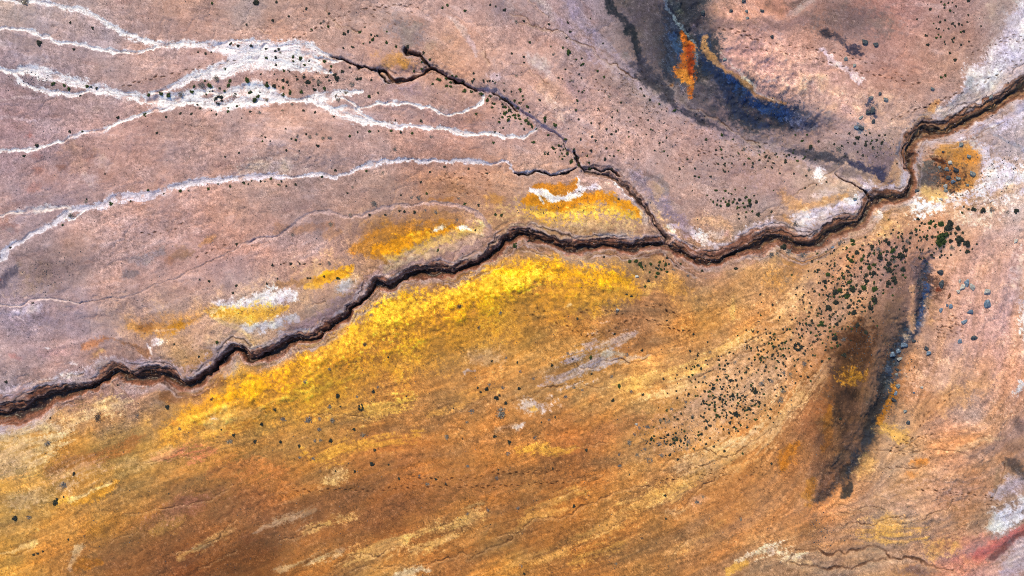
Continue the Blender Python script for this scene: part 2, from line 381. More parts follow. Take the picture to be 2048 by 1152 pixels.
# --- north-east: salt flats by the upper gully, iron pan, grey spot
P("1935 140,1985 90,2010 30,2060 -20,2120 0,2120 130,2060 150,2000 185,1960 215,1900 238,1856 243,1880 215,1920 185", 'd7d2d9', .85, 16, .75)
P("1955 160,2000 125,2040 60,2060 0,2120 20,2120 120,2040 160,1985 190", 'f0eded', .6, 22, .9, 'f')
S("1940 160 5,1928 180 6,1915 200 5,1905 210 4", '969aa9', .7)  # bluish shade of a hollow, painted into the ground colour
B(1990, 40, 22, 50, .4, '968a7d', .4)
S("1872 205 6,1860 220 7,1845 240 8,1825 260 7", 'e3a35c', .8, .8, .4)
S("1843 268 8,1850 280 10,1900 272 13,1950 256 15,2000 236 20,2060 200 24,2120 170 26", 'beb9cb', .9, .8, .5)
S("1842 305 12,1836 330 8,1828 370 7,1815 390 6", 'c3bece', .85)
P("1930 283,1950 286,1978 308,2005 325,2050 338,2120 320,2120 400,2048 388,1980 396,1930 402,1870 412,1830 424,1790 420,1830 402,1900 391,1952 372,1962 340,1945 310", 'f2ecee', .9, 14, .95, 'f')
B(2005, 285, 58, 30, .1, 'b4a5a3', .6, .9, .6); S("1985 270 3,2010 280 3,2045 300 4", '8f93a0', .6)
S("1990 390 8,2020 378 8,2060 372 8", 'd7a573', .6)
S("1955 245 5,2000 250 8,2048 235 8", 'e6e1e6', .6, .9, .8, 'f')
P("1868 302,1900 287,1925 284,1946 300,1958 325,1956 350,1940 372,1915 387,1890 382,1872 340", 'd2964e', .92, 8, .3)
B(1930, 318, 24, 17, .3, 'df9234', .85); B(1925, 355, 22, 16, 0, 'c98a42', .7)
B(1858, 352, 25, 27, .3, '5d5853', .95, .7, .4); B(1892, 345, 30, 22, .6, '5f4b36', .75, .8, .9, 'f'); B(1885, 330, 26, 6, .5, '5a2f1c', .7, .7, .9, 'f'); B(1895, 360, 20, 12, .5, '3a2c22', .7, .7, 1.0, 'f'); B(1893, 348, 26, 16, .6, '8c3c1e', .35, .7, -1.1, 'f'); B(1856, 353, 24, 27, .3, '57524e', .95, .6, .3)
S("1865 316 2,1877 320 3,1884 328 2", '3c1c0c', .9, .5, .2)
S("1845 378 8,1862 385 13,1885 390 8", 'e6bc78', .85, .8, .6)
# --- banks of the main gully, east part
S("1336 450 4,1380 455 7,1395 466 8,1420 485 8,1450 492 8,1480 482 10,1500 465 11,1525 450 13,1552 447 9", 'f0e8eb', .9, .7, .6)
S("1200 474 5,1250 473 7,1300 473 6,1336 468 6,1365 480 8,1395 502 8,1430 508 8,1470 495 8,1510 480 9,1550 456 8,1590 460 7,1625 460 9,1660 435 9,1700 424 10,1722 405 9,1733 383 7,1760 376 8,1795 378 8,1812 365 7,1813 342 6", 'cdc3d0', .9, .7, .5)
P("1588 445,1600 416,1640 410,1690 400,1722 393,1727 410,1700 427,1660 434,1630 455,1605 460", 'e4dde0', .9, 8, .8)
S("1635 432 9,1670 417 9,1716 398 8", 'faf7f8', .9, .7, .6)
B(1641, 347, 9, 15, .35, 'faf6f5', .95, .7, .4); B(1652, 386, 18, 8, -.2, 'd9c8c3', .7); B(1737, 370, 15, 10, .2, 'ece4e2', .85); B(1806, 362, 11, 22, .35, 'ccccd9', .85); B(1548, 445, 10, 12, 0, 'f0eaea', .8); B(1672, 420, 8, 4, 0, 'f0eaea', .8)
S("1570 395 14,1610 412 11,1655 403 8,1692 390 5", 'dca562', .7); S("1575 435 6,1590 455 6", 'd79c58', .7); S("1770 370 4,1785 350 5,1797 325 6,1800 345 6,1795 368 5", 'd0a478', .75)
S("1380 450 6,1400 440 9,1440 440 9,1462 455 8,1455 473 7,1430 475 6", 'd7aa7d', .75); B(1435, 465, 14, 7, -.3, 'e8d6cd', .6); B(1456, 466, 6, 6, 0, 'e6b49b', .8)
S("1535 465 4,1560 455 4", 'e0dada', .8)
B(1765, 435, 40, 30, -.3, 'dfaf73', .75); S("1770 415 4,1755 440 7,1745 455 5", 'f4eee8', .85, .7, .7); B(1782, 426, 5, 10, .2, 'e3a447', .7); S("1815 405 8,1840 415 14,1865 412 10", 'f2eaea', .85, .8, .7, 'f'); S("1700 470 14,1740 460 14,1790 440 10", 'd9a56c', .5)
S("1900 430 12,1950 425 14,2000 420 12", 'e2b795', .5, .9, .8); B(1990, 405, 40, 8, -.2, 'e8d4c4', .5); B(1960, 430, 30, 10, 0, 'f0e0d4', .4, .9, 1., 'f')
# --- wedge of mud and the sulphur pond east of the confluence
S("1268 345 8,1300 375 14,1322 402 14", 'a5919a', .85); S("1330 415 10,1352 437 14,1378 456 12", 'a08c94', .85); S("1300 365 6,1315 385 8", 'cda071', .5); S("1290 350 6,1325 360 5,1335 385 4", '6e6464', .5, .8, .7)
S("1300 400 5,1330 440 6,1350 462 5", 'e6be9b', .6); S("1340 450 5,1352 462 4", 'f5ece6', .8)
B(1150, 440, 116, 24, .05, 'deb26c', .8, .8, .7, 'f'); B(1170, 455, 90, 18, .05, 'd2af8c', .6, .9, .7, 'f')
S("1052 412 10,1075 422 14,1120 420 16,1160 417 16,1200 414 15,1240 418 14,1272 432 10", 'e9b032', .9, .8, .7, 'f')
S("1075 373 5,1100 382 11,1130 382 12,1150 370 9,1158 355 4", 'cc7d12', .95, .6, .3)
S("1050 405 7,1075 402 12,1110 408 12,1150 403 12,1190 392 10,1220 395 10,1240 405 9,1270 416 8,1278 432 5", 'd98a10', .95, .7, .4)
S("1062 380 4,1080 387 5,1105 396 5,1125 398 6,1150 388 7,1165 377 6,1190 374 5,1202 373 3", 'f8f4f3', .97, .5, .4); S("1158 380 6,1160 362 3,1158 350 2.5", 'f8f4f3', .95, .5, .3); S("1075 390 2,1086 403 2", 'f5eee6', .9)
S("1060 420 4,1110 428 5,1180 425 5,1230 428 5", 'fad25a', .6, .7, 1., 'f')
S("1233 363 4,1255 380 4,1270 393 6,1282 395 3", 'f5f0f0', .9); B(1287, 432, 8, 24, -.15, 'e0cbb9', .75); S("1190 470 6,1240 468 5", 'dbc3a5', .6)
S("1165 350 6,1180 365 6,1215 370 6", 'd2b4a5', .5)
# --- faint ochre bloom round the stains
for q_ in ["480 632 40,540 622 44,600 600 30", "640 560 24,690 545 24", "720 495 36,820 475 44,930 455 34", "260 652 30,340 648 34,400 630 26"] :
    S(q_, 'd6a874', .42, 1.6, .6)
# --- lens of ochre and orange in the middle
S("740 460 16,800 446 18,870 432 13,925 440 10", 'a0703f', .6, .9, .4)
P("695 502,740 470,790 446,850 436,900 441,938 456,925 466,880 480,830 491,790 506,755 514,715 512", 'b07526', .88, 14, .5)
S("778 518 9,830 496 14,880 483 14,930 466 12,962 448 7", 'e2b764', .85, .8, .7, 'f')
S("755 502 8,800 486 11,840 472 11,880 462 9,910 454 5", 'ee9b0f', .95, .7, .45)
S("830 480 6,870 470 6", 'f7b52a', .7, .8, .8, 'f')
B(877, 455, 10, 5, -.4, 'fbf4e4', .95); B(928, 455, 10, 4, 0, 'fbf4e8', .95); S("755 505 4,775 525 4,790 533 4", 'b0752a', .85); B(712, 512, 6, 4, .6, 'dc8c32', .8)
S("955 435 5,965 450 5,955 465 4", 'ecc98c', .7); B(900, 376, 85, 22, .1, '9b6e50', .5); S("860 403 4,900 400 5", 'b0743c', .6); B(991, 400, 17, 8, .2, 'be8441', .7)
S("560 462 8,600 458 10,660 450 8", '9b6e4b', .5); S("645 470 8,680 465 9", 'a57850', .5)
B(788, 119, 26, 14, .15, 'bf8a50', .8); B(800, 124, 12, 6, .1, 'c98c3c', .6); B(815, 65, 46, 19, .35, '857979', .75, .8, .6); B(790, 45, 8, 5, .3, '6a6062', .6); B(765, 150, 8, 5, .3, 'c08a4b', .6); B(880, 110, 30, 40, .5, 'c08f6e', .35); B(943, 235, 18, 10, -.3, 'be8764', .5)
B(1005, 15, 30, 22, .6, '968c8c', .5)
# --- smaller lenses westwards
S("638 567 6,665 551 9,692 541 8,706 532 5", 'f0a816', .95, .7, .6); S("560 570 5,600 566 6,640 562 5", 'a5733c', .55); S("615 575 4,640 572 5", 'e8ae3c', .7); B(690, 573, 18, 9, -.5, 'b9bcca', .85); S("700 590 8,725 560 8,745 540 5", 'dfae78', .5)
S("432 605 5,470 600 8", 'e4dada', .6, .9, .8); S("440 610 4,500 608 10,550 600 15,590 588 10", 'e7dee2', .92, .8, .7)
S("416 622 7,450 626 11,500 631 13,550 626 13,578 612 6", 'eeaf38', .95, .7, .6); S("425 622 4,450 618 3", 'fbe39c', .8, .8, .8, 'f'); S("470 640 7,510 647 8", 'e9b94f', .7)
S("490 657 6,540 651 8,592 633 8", 'c6c9d3', .8, .8, .7); S("430 635 3,470 655 4,500 672 4", 'e9c88b', .7)
S("262 650 9,290 656 13,330 652 15,362 645 12,395 635 8", 'c58b3c', .8, 1.2, .7); B(355, 655, 19, 13, -.4, 'b47a14', .85, 1., .6); S("250 640 8,320 640 8,350 632 8,400 622 8,430 615 6", 'c99a68', .6, 1.3, .7); S("310 660 2,345 658 2,360 665 2", 'e0b58c', .7)
S("280 655 8,300 650 8", '96602c', .6); B(314, 687, 11, 7, .1, 'f7efea', .9); S("290 688 3,296 700 3,303 707 2", 'f7efea', .85)
S("162 692 5,185 686 6,208 679 5", 'b46c3c', .65, 1.3, .9); S("205 677 3,250 685 3,285 702 5,298 714 5", '8a5c3a', .7, 1., .7); B(195, 703, 14, 6, -.3, 'c89060', .7); B(200, 700, 6, 3, -.3, 'e8c080', .7); B(25, 712, 10, 4, .3, 'b9706a', .35, 1.3); B(100, 705, 30, 10, 0, 'b98c8c', .4); B(88, 693, 7, 3, 0, 'eee4e2', .8); B(135, 725, 9, 4, -.2, 'eee2da', .7)
B(425, 675, 44, 30, -.3, 'b99887', .6)
# --- lilac mud along the north bank, strata along the south
S("545 700 8,565 680 12,600 655 15,650 637 16,680 610 16,720 580 14,740 555 10", '8f7a84', .75, .9, .4)
S("560 668 5,590 663 4,640 655 4,680 622 4,700 605 4,735 572 4", 'b4b7c6', .75, .8, .6)
S("745 550 10,820 526 14,880 516 14,930 496 14,978 472 12", 'b9968f', .85, .8, .4); S("770 540 5,830 515 5,900 500 6,960 470 5", 'dfb98c', .6); S("775 560 3,820 540 3,900 528 3,960 505 3", 'b9b4be', .7)
S("-60 800 6,0 792 6,60 786 8,120 766 12,180 746 12,220 727 10,280 727 11,340 736 11,380 748 10,440 702 10,478 690 6", 'c8b4b9', .85, .8, .6)
S("-60 790 3,0 782 3,60 770 4,110 758 4,170 740 4", 'eadbd8', .6, .9, .8, 'f'); S("375 752 4,410 738 5,438 715 4", 'c4c3d0', .8)
S("495 700 4,530 690 5,560 672 4", 'c6c4cc', .6)
S("-60 870 18,0 852 16,40 838 13,75 830 9", 'aaa0ae', .85); S("-20 880 8,60 860 12,110 855 8", 'c9b99b', .6)
S("-60 800 8,0 800 8,60 805 14,100 810 12,160 795 10", '7d5443', .7, .8, .6)
S("150 800 8,200 790 8,240 770 8", '9b7a74', .6); S("285 770 12,330 765 12", 'a58c91', .8); S("470 722 13,455 745 10,445 760 6", 'c0aca6', .85, .8, .6)
S("330 795 14,360 790 18,400 782 15,445 760 8", '6e4828', .85, .9, .6); S("100 825 10,160 810 12,220 800 8", 'c79a5c', .6)
S("520 735 7,580 707 9,640 682 10,690 655 9,740 625 11,780 585 13,830 572 8", '8c7474', .8, .8, .5); S("545 725 4,600 695 4,660 665 4,700 640 4,750 600 6", 'a9a3b0', .6, .8, .7)
S("430 770 9,500 750 10,560 735 11,640 700 11,720 662 11,790 612 11,900 575 10", '8f6128', .65, .9, .5)
S("880 570 16,915 562 16,945 545 14,975 525 12,1010 500 10,1040 490 8", '6e4a2b', .8, .9, .5)
S("1025 500 16,1090 508 18,1160 520 20,1230 530 16,1300 530 14", '8f7355', .7, .9, .5); S("1130 520 8,1165 525 10,1210 530 8", 'a5938a', .6); S("1050 492 5,1110 500 5,1170 505 5", '6a4630', .6)
S("1235 503 4,1280 508 6,1325 505 4", '4e2d1f', .8); S("1340 515 6,1380 530 8,1440 535 8,1500 520 8", 'bc9882', .6); S("1230 545 18,1300 555 22,1360 552 16", 'a07a50', .5)
# --- the sulphur slope
S("1000 620 44,1100 592 42,1250 578 20", 'cf952f', .6, 1., .5); S("880 660 30,960 640 30,1060 650 24", 'c58c3c', .45, 1., .5)
S("330 870 24,420 830 34,560 785 44,700 725 52,840 672 56,980 610 50,1080 572 44,1240 570 26", 'd9982f', .75, 1.1, .5, 'm')
S("370 845 14,430 806 26,500 778 34,560 752 36,620 727 36,680 699 40,740 670 42,800 645 42,860 624 38,920 608 34,980 579 30,1020 555 28,1060 545 28,1120 552 24,1180 554 20,1245 558 14", 'e6a422', .85, 1.1, .6)
S("440 800 10,500 775 16,560 748 20,640 708 24,740 660 30,800 626 26,860 609 25,930 593 21,1000 562 19,1070 548 22,1130 552 16,1190 554 14,1232 554 9", 'f7b310', .92, 1., .6)
S("640 714 12,740 657 20,800 617 16,860 604 14,960 574 12,1080 550 14", 'ffd04a', .5, .9, .9, 'f')
S("560 762 20,700 707 24,860 637 24", 'b87c34', .5, .8, -.9, 'f')
S("330 862 8,390 838 10,450 812 10", 'f0b840', .7, .9, .7, 's'); S("400 870 6,480 842 8,560 820 8", 'e8b24c', .6, .9, .7, 's'); S("560 800 6,640 776 8,720 752 7", 'f2b838', .6, .9, .7, 's')
S("550 800 5,600 790 6,660 765 5", 'f5b93c', .7); S("600 740 10,660 745 10,740 735 10,800 740 8", 'd99a34', .5)
B(1350, 575, 32, 20, 0, 'e0a03a', .6); B(1468, 612, 5, 18, 0, 'e8bd68', .6); B(1592, 540, 52, 26, -.4, 'cf8f3f', .75); B(1590, 520, 20, 10, -.4, 'e0a347', .6); B(1142, 608, 7, 4, 0, 'eec98c', .8); S("1300 570 8,1290 590 6", 'e0ac50', .6)
S("420 850 12,470 830 14,520 815 10", 'e5b565', .6); B(430, 838, 6, 4, 0, 'f0dcc8', .7); B(345, 845, 10, 5, -.2, 'e08f32', .6)
# --- chalky scalds and threads on the ochre
S("1175 688 5,1210 680 10,1240 676 8,1270 668 5", 'bca6a0', .75, 1.0, .7, 's'); S("1150 722 8,1185 724 13,1220 712 8", 'bfaea6', .75, 1.1, .8, 's'); S("1205 708 4,1230 705 5,1245 710 4", 'dac8a8', .7)
S("1100 762 7,1140 750 13,1175 735 8,1230 720 3", 'c0b2ae', .75, 1.1, .8, 's'); S("1240 728 3,1270 715 3,1300 713 2", 'd9c2a8', .6); B(1074, 806, 24, 12, .1, 'cdc6ca', .8, 1.1, .9); B(1064, 812, 7, 5, 0, 'e8ae3c', .8); B(1104, 770, 6, 2.5, 0, 'f0a83c', .8); B(1036, 853, 9, 4, -.3, 'ded4d0', .8)
B(970, 715, 34, 13, 0, 'cda579', .7); S("930 745 3,950 742 3", 'c4b4b0', .7); S("990 862 5,1030 850 4", 'cfa67c', .6)
S("505 1068 2,540 1050 3,565 1040 5,592 1030 9,615 1023 8,632 1017 3", 'e6d2a8', .8, .9, .7, 's'); S("550 1140 2.5,600 1128 4,640 1116 6,682 1104 4", 'dcc08a', .7, .9, .8, 's'); S("795 1150 8,830 1143 8,860 1140 4", 'e6d2a6', .75)
S("1455 1142 6,1490 1126 7", 'e3ac45', .8); S("1470 1122 3,1510 1108 6,1550 1100 8,1590 1112 10", 'f0d9b4', .85, .8, .7, 's'); S("1560 1115 5,1620 1125 5", 'ecc488', .6)
B(1345, 1025, 18, 8, -.3, 'dcb078', .7); B(1395, 1000, 16, 10, -.2, 'cfa687', .6); S("1300 1010 8,1335 1000 10,1370 975 7", 'e0b26a', .6)
# --- streaked ochre of the south-west
S("-40 945 22,0 930 22,60 900 24,115 873 16", 'dcbc86', .8, 1., .6, 's'); S("85 870 8,130 850 8,180 828 8,235 808 10", 'e0bf8a', .7, .9, .7, 's')
S("95 950 9,160 926 16,220 905 14,265 884 10", '9c602a', .75, .9, .5, 's'); S("-40 985 10,0 972 10,60 966 11,125 953 6", 'e0a647', .75, .8, .6, 's')
S("100 955 7,160 938 14,200 935 10", 'c0a892', .45, 1.2, .8, 's'); B(125, 975, 24, 9, -.2, 'b8a492', .5, 1.2, .8); B(50, 1000, 40, 16, -.2, 'c4a77e', .6)
S("145 1006 5,200 985 9,235 962 6", 'db982e', .85, .8, .5); S("140 1002 3,180 986 3,217 967 4", 'f6d894', .75, 1., .8, 's'); S("110 1012 6,135 1000 6", 'e9b33e', .7)
S("-20 1115 4,10 1110 3,45 1096 5,68 1089 5", 'f0c87a', .85); S("60 1040 6,90 1030 6", 'dfae5a', .7); B(30, 1060, 40, 14, -.4, 'cf9d54', .6)
S("305 917 4,360 912 10,400 905 11,425 900 6", 'e28a58', .85, .8, .5, 's'); S("430 942 14,500 932 17,560 942 14", 'c5783a', .65, .9, .5, 's'); S("240 930 6,290 925 7,340 900 6", 'dab46c', .6, .9, .6, 's')
S("150 1133 10,195 1122 9", 'b4701c', .8); S("185 1062 14,225 1048 14", 'a8702a', .75, .9, .5, 's'); S("305 1062 7,340 1046 12,360 1036 8", 'd8a850', .8, .8, .5, 's'); B(215, 1054, 10, 4, -.5, '6e4a24', .6); S("140 1140 5,146 1115 6,160 1095 5", 'd8c4a8', .5, 1.2, .9)
B(330, 1085, 120, 34, -.45, '74492a', .5, 1.4, .7, 's'); B(640, 1020, 130, 34, -.35, '7d5230', .45, 1.4, .7, 's'); B(820, 1010, 120, 30, -.25, '80532e', .4, 1.4, .7, 's'); B(505, 1115, 55, 42, -.4, '5f3819', .75, 1., .4); B(490, 1075, 14, 10, 0, '6a4024', .6); B(405, 1090, 17, 6, -.4, '6c5c46', .7); B(370, 1015, 60, 18, -.4, '8a5c4a', .6); S("360 1115 5,400 1095 6,460 1060 6", 'ceA05c'.lower(), .5, .8, .5, 's'); B(420, 960, 40, 14, -.3, 'b07c3a', .5)
S("690 1125 7,760 1096 14,805 1080 10", 'dcab5e', .8, .8, .6, 's'); S("820 1095 14,870 1075 13,910 1058 9,960 1012 10", 'dbab62', .75, .8, .6, 's'); B(692, 1036, 20, 10, -.3, 'e6bb68', .85); S("610 1065 4,660 1043 6", 'dcae60', .7, .8, .5, 's'); B(672, 950, 22, 13, -.4, 'e3ba74', .8)
S("605 905 5,640 918 7,690 895 12,755 886 10,835 874 8", 'e8a93c', .8, .8, .6, 's'); S("740 820 10,790 808 10,830 790 6", 'efb84c', .75, .8, .6, 's'); S("650 825 7,720 830 6", 'e0a244', .6, .8, .6, 's'); S("860 830 5,930 800 7,1000 775 5", 'dca04a', .6, .8, .6, 's')
S("1035 903 6,1080 898 8,1115 905 5,1170 890 3", 'e2a83c', .8, .8, .5, 's'); S("1030 1065 8,1060 1035 10,1115 1000 11,1165 985 9", 'd6a04e', .7, .8, .6, 's'); S("1165 1075 10,1230 1036 14,1290 1000 14,1350 970 12,1405 938 9", 'dfab58', .75, .8, .6, 's'); S("1150 1120 9,1200 1105 10,1240 1090 7", 'd19a44', .6, .8, .6, 's'); S("1040 1120 10,1110 1105 10,1180 1060 7", 'cf9c50', .6, .8, .6, 's'); S("1330 1105 7,1390 1075 8,1440 1040 6", 'd3a05c', .6, .8, .6, 's')
S("1240 772 9,1310 757 14,1380 736 12,1440 702 10,1500 672 10", 'e6b460', .75, .9, .6, 's'); S("1290 790 8,1340 778 8,1375 765 6", 'ecc383', .7, .8, .6, 's'); S("1370 935 12,1450 912 16,1500 882 17,1560 832 15,1620 772 12,1665 722 10", 'e3b67c', .7, .9, .6, 's'); S("1490 700 10,1560 632 12,1600 582 10,1640 532 8,1680 502 8,1720 470 10", 'e6b87c', .65, .9, .6, 's'); S("1410 895 5,1470 880 6,1520 850 5", 'efce98', .5, .8, .8, 's')
B(1240, 860, 70, 18, -.3, 'a06438', .5, 1.); B(1130, 1065, 70, 20, -.3, '94602f', .5, 1.); B(860, 985, 90, 24, -.2, '8f5c34', .45, 1.); B(780, 1050, 40, 14, -.4, '8a5a2c', .5, 1.); B(1120, 930, 80, 20, -.2, 'a0662f', .4, 1.); B(1450, 980, 60, 50, -.5, 'b07840', .5, 1.); B(650, 1000, 60, 20, -.3, '8c5c38', .45, 1.)
B(1400, 830, 70, 40, -.4, 'c9a084', .5, 1., .5); B(1480, 760, 70, 50, -.6, 'd0a282', .45, 1., .5); B(1640, 650, 60, 80, .5, 'd2a179', .5, 1., .5); B(1560, 660, 40, 20, -.6, 'd9a466', .5)
# --- burnt stain and blue-black scree of the south-east
S("1805 545 22,1798 600 26,1794 650 25,1783 715 22,1758 778 18,1742 830 17,1722 885 18", '7d6253', .9, .9, .4)
S("1842 540 16,1836 580 10", '5c4e4c', .8)
S("1765 645 34,1748 735 42,1728 835 40,1702 915 26,1680 960 12", '73553f', .45, 1.4, .5)
S("1830 660 12,1810 700 16,1795 740 18,1780 790 22,1762 835 20,1735 890 18,1708 945 12,1694 975 5", '40342d', .85, 1.2, .5)
S("1705 690 34,1690 770 36,1680 850 32,1668 915 22,1652 965 8", '5a3f2b', .85, 1.3, .4)
S("1705 700 32,1692 780 30,1692 860 28,1672 930 26,1652 990 14", '7a563e', .78, .9, .45); B(1718, 688, 30, 44, .62, '3c2210', .9, .9, .4); B(1683, 765, 26, 40, .2, '4a3120', .8, .9, .5); B(1700, 735, 30, 24, 0, '53371f', .6); B(1725, 720, 20, 40, .3, '5d3d24', .6)
B(1676, 742, 14, 12, .2, '3a2c26', .7); B(1696, 790, 16, 11, 0, '2a1b12', .9); S("1671 795 7,1674 835 9,1685 860 9", '3a281c', .8, .8, .6); S("1690 800 12,1700 830 12", '4a3222', .6)
B(1703, 752, 17, 11, .1, 'd99c2c', .8, 1., .9, 'f'); B(1703, 752, 24, 15, .2, '96601a', .6, .8, .6)
S("1655 815 5,1653 850 7,1656 880 8,1648 900 6", '9c5d15', .8); S("1560 930 10,1572 912 13,1586 895 8", 'b86e16', .85, .9, .5); S("1617 988 8,1624 972 10,1630 958 6", 'c67c1c', .85); S("1605 990 5,1625 1000 6", 'c98a34', .6); B(1617, 1010, 8, 6, 0, 'd08a28', .6)
S("1700 945 8,1672 975 10,1650 990 9,1634 1000 6", '352f2e', .85, .8, .6); S("1705 970 4,1697 985 6,1690 998 3", '28282a', .85); B(1640, 970, 26, 30, .4, '8a6a4e', .4); B(1660, 880, 22, 40, .15, '8a5c34', .5); S("1680 930 12,1710 900 10", '4f423c', .6)
S("1851 528 16,1847 560 14", '6a5b5b', .75, .9, .4); S("1862 525 6,1863 560 11,1859 590 13,1851 620 13,1841 650 13,1826 682 8", '24344e', .92, .9, .5); S("1850 565 6,1845 600 8,1838 640 7", '22262c', .7, .8, .5); S("1866 545 4,1864 580 5,1856 615 5,1845 645 5", '2b568f', .6, .8, .7, 'f')
S("1832 575 5,1833 630 7,1834 660 4", 'c79a72', .9, .7, .3)
S("1822 648 4,1819 670 8,1812 690 9,1800 706 8,1795 725 7,1790 750 10,1783 775 13,1775 800 14,1766 825 14,1758 845 10,1746 870 9,1736 890 6,1722 915 8,1712 940 5,1704 965 2", '262b36', .88, 1.1, .7); S("1822 655 5,1814 690 6,1797 728 6,1790 765 6,1782 795 5", '2c4058', .6, 1., .8, 'f'); S("1770 790 12,1760 825 10,1745 860 8", '2c2420', .6, .8, .8, 'f'); B(1825, 676, 8, 5, .3, 'c0a27a', .7)
S("1800 772 5,1791 798 7,1776 828 6,1766 850 5", 'b8741c', .85); S("1780 860 10,1800 870 12,1815 880 8", 'deaa4c', .7); S("1870 555 8,1882 570 12,1880 590 8", '3f2a20', .85, .7, .8, 'f'); B(1881, 577, 5, 4, 0, '7a2a10', .9); S("1868 600 8,1876 620 8,1868 650 6", '96744e', .6, .8, .7, 'f'); S("1900 640 20,1890 660 26,1860 680 16", 'c49c78', .4, .9, .9, 'f')
B(1880, 755, 50, 30, -.2, 'e0b698', .5); B(1955, 760, 40, 30, -.9, 'bd885a', .45); B(1900, 800, 60, 20, -.4, 'bd8a52', .4); B(1950, 600, 60, 80, 0, 'd8a790', .4); B(2000, 700, 40, 80, 0, 'cf9f8c', .35)
# --- south-east corner
B(1783, 1050, 30, 17, .1, 'e0a94e', .7, 1.3, .9); B(1787, 1072, 34, 9, 0, 'dca64c', .6, 1.2, .9, 's'); B(1882, 1106, 32, 18, -.1, 'dba75a', .7, 1.3, .9); B(1842, 925, 15, 6, -.2, 'cf8233', .85); B(1828, 952, 10, 6, 0, 'c98240', .6); B(1738, 935, 14, 20, .2, 'd9a858', .5); B(1790, 868, 24, 8, 0, 'e8b65c', .6); S("1740 1010 20,1800 1000 20,1900 960 20", 'c6a07e', .4)
S("1920 1126 8,1960 1112 14,1995 1096 12,2028 1074 8,2060 1054 6,2110 1030 6", 'c8786a', .55, 1.4, .8)
S("1960 1112 10,2000 1092 9,2030 1070 6,2060 1052 6", 'b9504c', .55, 1.2, .7); S("1880 1132 8,1930 1138 12,1975 1130 9", 'cc8a70', .5, 1.3); S("1940 1090 12,1975 1080 10", 'cf8a7a', .5); S("1990 1118 5,2018 1090 6,2036 1072 4,2060 1060 4", '5f3c3c', .75)
S("1988 1052 9,2010 1036 18,2036 1022 14,2070 1000 14", 'd3d5df', .9, .8, .6); S("2015 1148 14,2048 1118 18,2100 1095 22", 'b9aab2', .75, 1.1); S("1992 990 11,2030 968 16,2070 950 14", 'b9b0b8', .75, .9, .6); S("2025 928 12,2042 946 12,2070 960 10", '3a3431', .85, .9, .6); B(2030, 893, 24, 14, 0, '6e5748', .7); B(1960, 1040, 24, 16, -.4, '8f7258', .5); S("1998 940 5,1990 980 4", '8c7454', .5); S("1915 900 6,1960 880 5,2010 875 4", 'dcb888', .6); B(1832, 1146, 34, 9, 0, '5a4a4a', .7); B(1870, 1000, 70, 30, -.2, 'c99c84', .4); B(1620, 1060, 20, 20, 0, '6a4c30', .6, .9, .8, 'f'); B(1560, 1150, 60, 20, 0, '9a7a58', .6, .9, .6)
S("2050 600 7,2048 640 7,2052 680 5", 'e6e2e2', .8, .8, .8, 'f'); S("2040 760 4,2035 780 6", 'ccd2da', .8, .8, .8, 'f'); B(2042, 850, 8, 14, 0, '4b3f3e', .6); B(2040, 560, 12, 40, 0, 'dcc6bc', .5, .9, .8, 'f')
# --- stains of the pink ground in the west
B(100, 545, 46, 28, -.1, '6e5c5c', .85, 1., .7); S("32 533 6,18 550 9,2 568 8", '4a4654', .9); B(60, 570, 40, 20, 0, 'a88e7c', .4, .9, .8, 'f'); B(4, 558, 6, 6, 0, 'b06a62', .7); B(265, 545, 16, 7, -.4, '6f656a', .75); S("262 520 6,300 515 7,325 505 7", '82787c', .65, .8, .7); B(360, 512, 20, 10, -.3, '82614a', .65); B(420, 482, 16, 5, -.5, 'ad7a48', .6); B(340, 525, 12, 6, 0, '9b6a4e', .6)
B(160, 322, 34, 24, .2, '9a766a', .55, .9, .7); B(126, 330, 8, 6, 0, '7a5448', .6); B(186, 318, 10, 7, 0, '7e5a52', .6); B(74, 346, 8, 8, 0, 'a06e64', .6); B(65, 378, 12, 8, 0, 'a8746a', .5); B(75, 312, 12, 5, 0, 'a06c68', .4); B(180, 358, 16, 10, 0, 'ccb8ba', .5); B(215, 330, 16, 12, 0, 'beaaa8', .4); B(18, 450, 12, 12, 0, '8a625e', .6, .9, .8, 'f'); B(20, 460, 8, 6, 0, '7c7680', .5); B(140, 485, 14, 8, 0, '967468', .5); B(545, 335, 40, 18, 0, 'c0ada2', .6)
S("20 636 4,45 625 7,78 616 6", 'c9bac8', .8, .8, .6); B(65, 640, 45, 10, 0, '9c8894', .6); B(120, 600, 30, 10, 0, '8a7878', .45, .9, .7); B(150, 580, 20, 12, 0, '8f8084', .5, .9, .7)
B(55, 270, 10, 4, -.3, 'a8645a', .5); B(30, 240, 40, 4, .1, 'cdb9ba', .5); B(60, 120, 26, 6, .1, 'c3b2b8', .5); B(15, 90, 18, 8, .2, 'd2c4c8', .5); S("0 202 2,40 195 2,130 190 2", 'd2bdb9', .5)
B(60, 162, 38, 14, .15, '8a7d80', .7, .8, .6); B(180, 215, 30, 6, .1, '9c8684', .4); B(800, 175, 40, 10, .1, '8d7a83', .65); B(880, 190, 50, 10, .2, '967c78', .5); B(760, 175, 14, 14, 0, 'a58a80', .4); B(890, 220, 16, 8, 0, 'a0928f', .6)
B(930, 205, 26, 16, .3, '8a6e66', .4)
S("902 30 3,920 55 4,940 80 5,955 112 3", 'c6aea8', .7); B(1075, 130, 22, 10, .8, 'beb4b4', .6); B(1150, 180, 30, 16, .5, 'c0a0a2', .4); B(1110, 190, 40, 24, .3, 'be8e6e', .35); B(1120, 225, 30, 12, .6, 'd8bcb0', .5); B(990, 155, 14, 8, .3, 'd8cad4', .5); B(1230, 320, 60, 16, .5, 'a08c8e', .4)
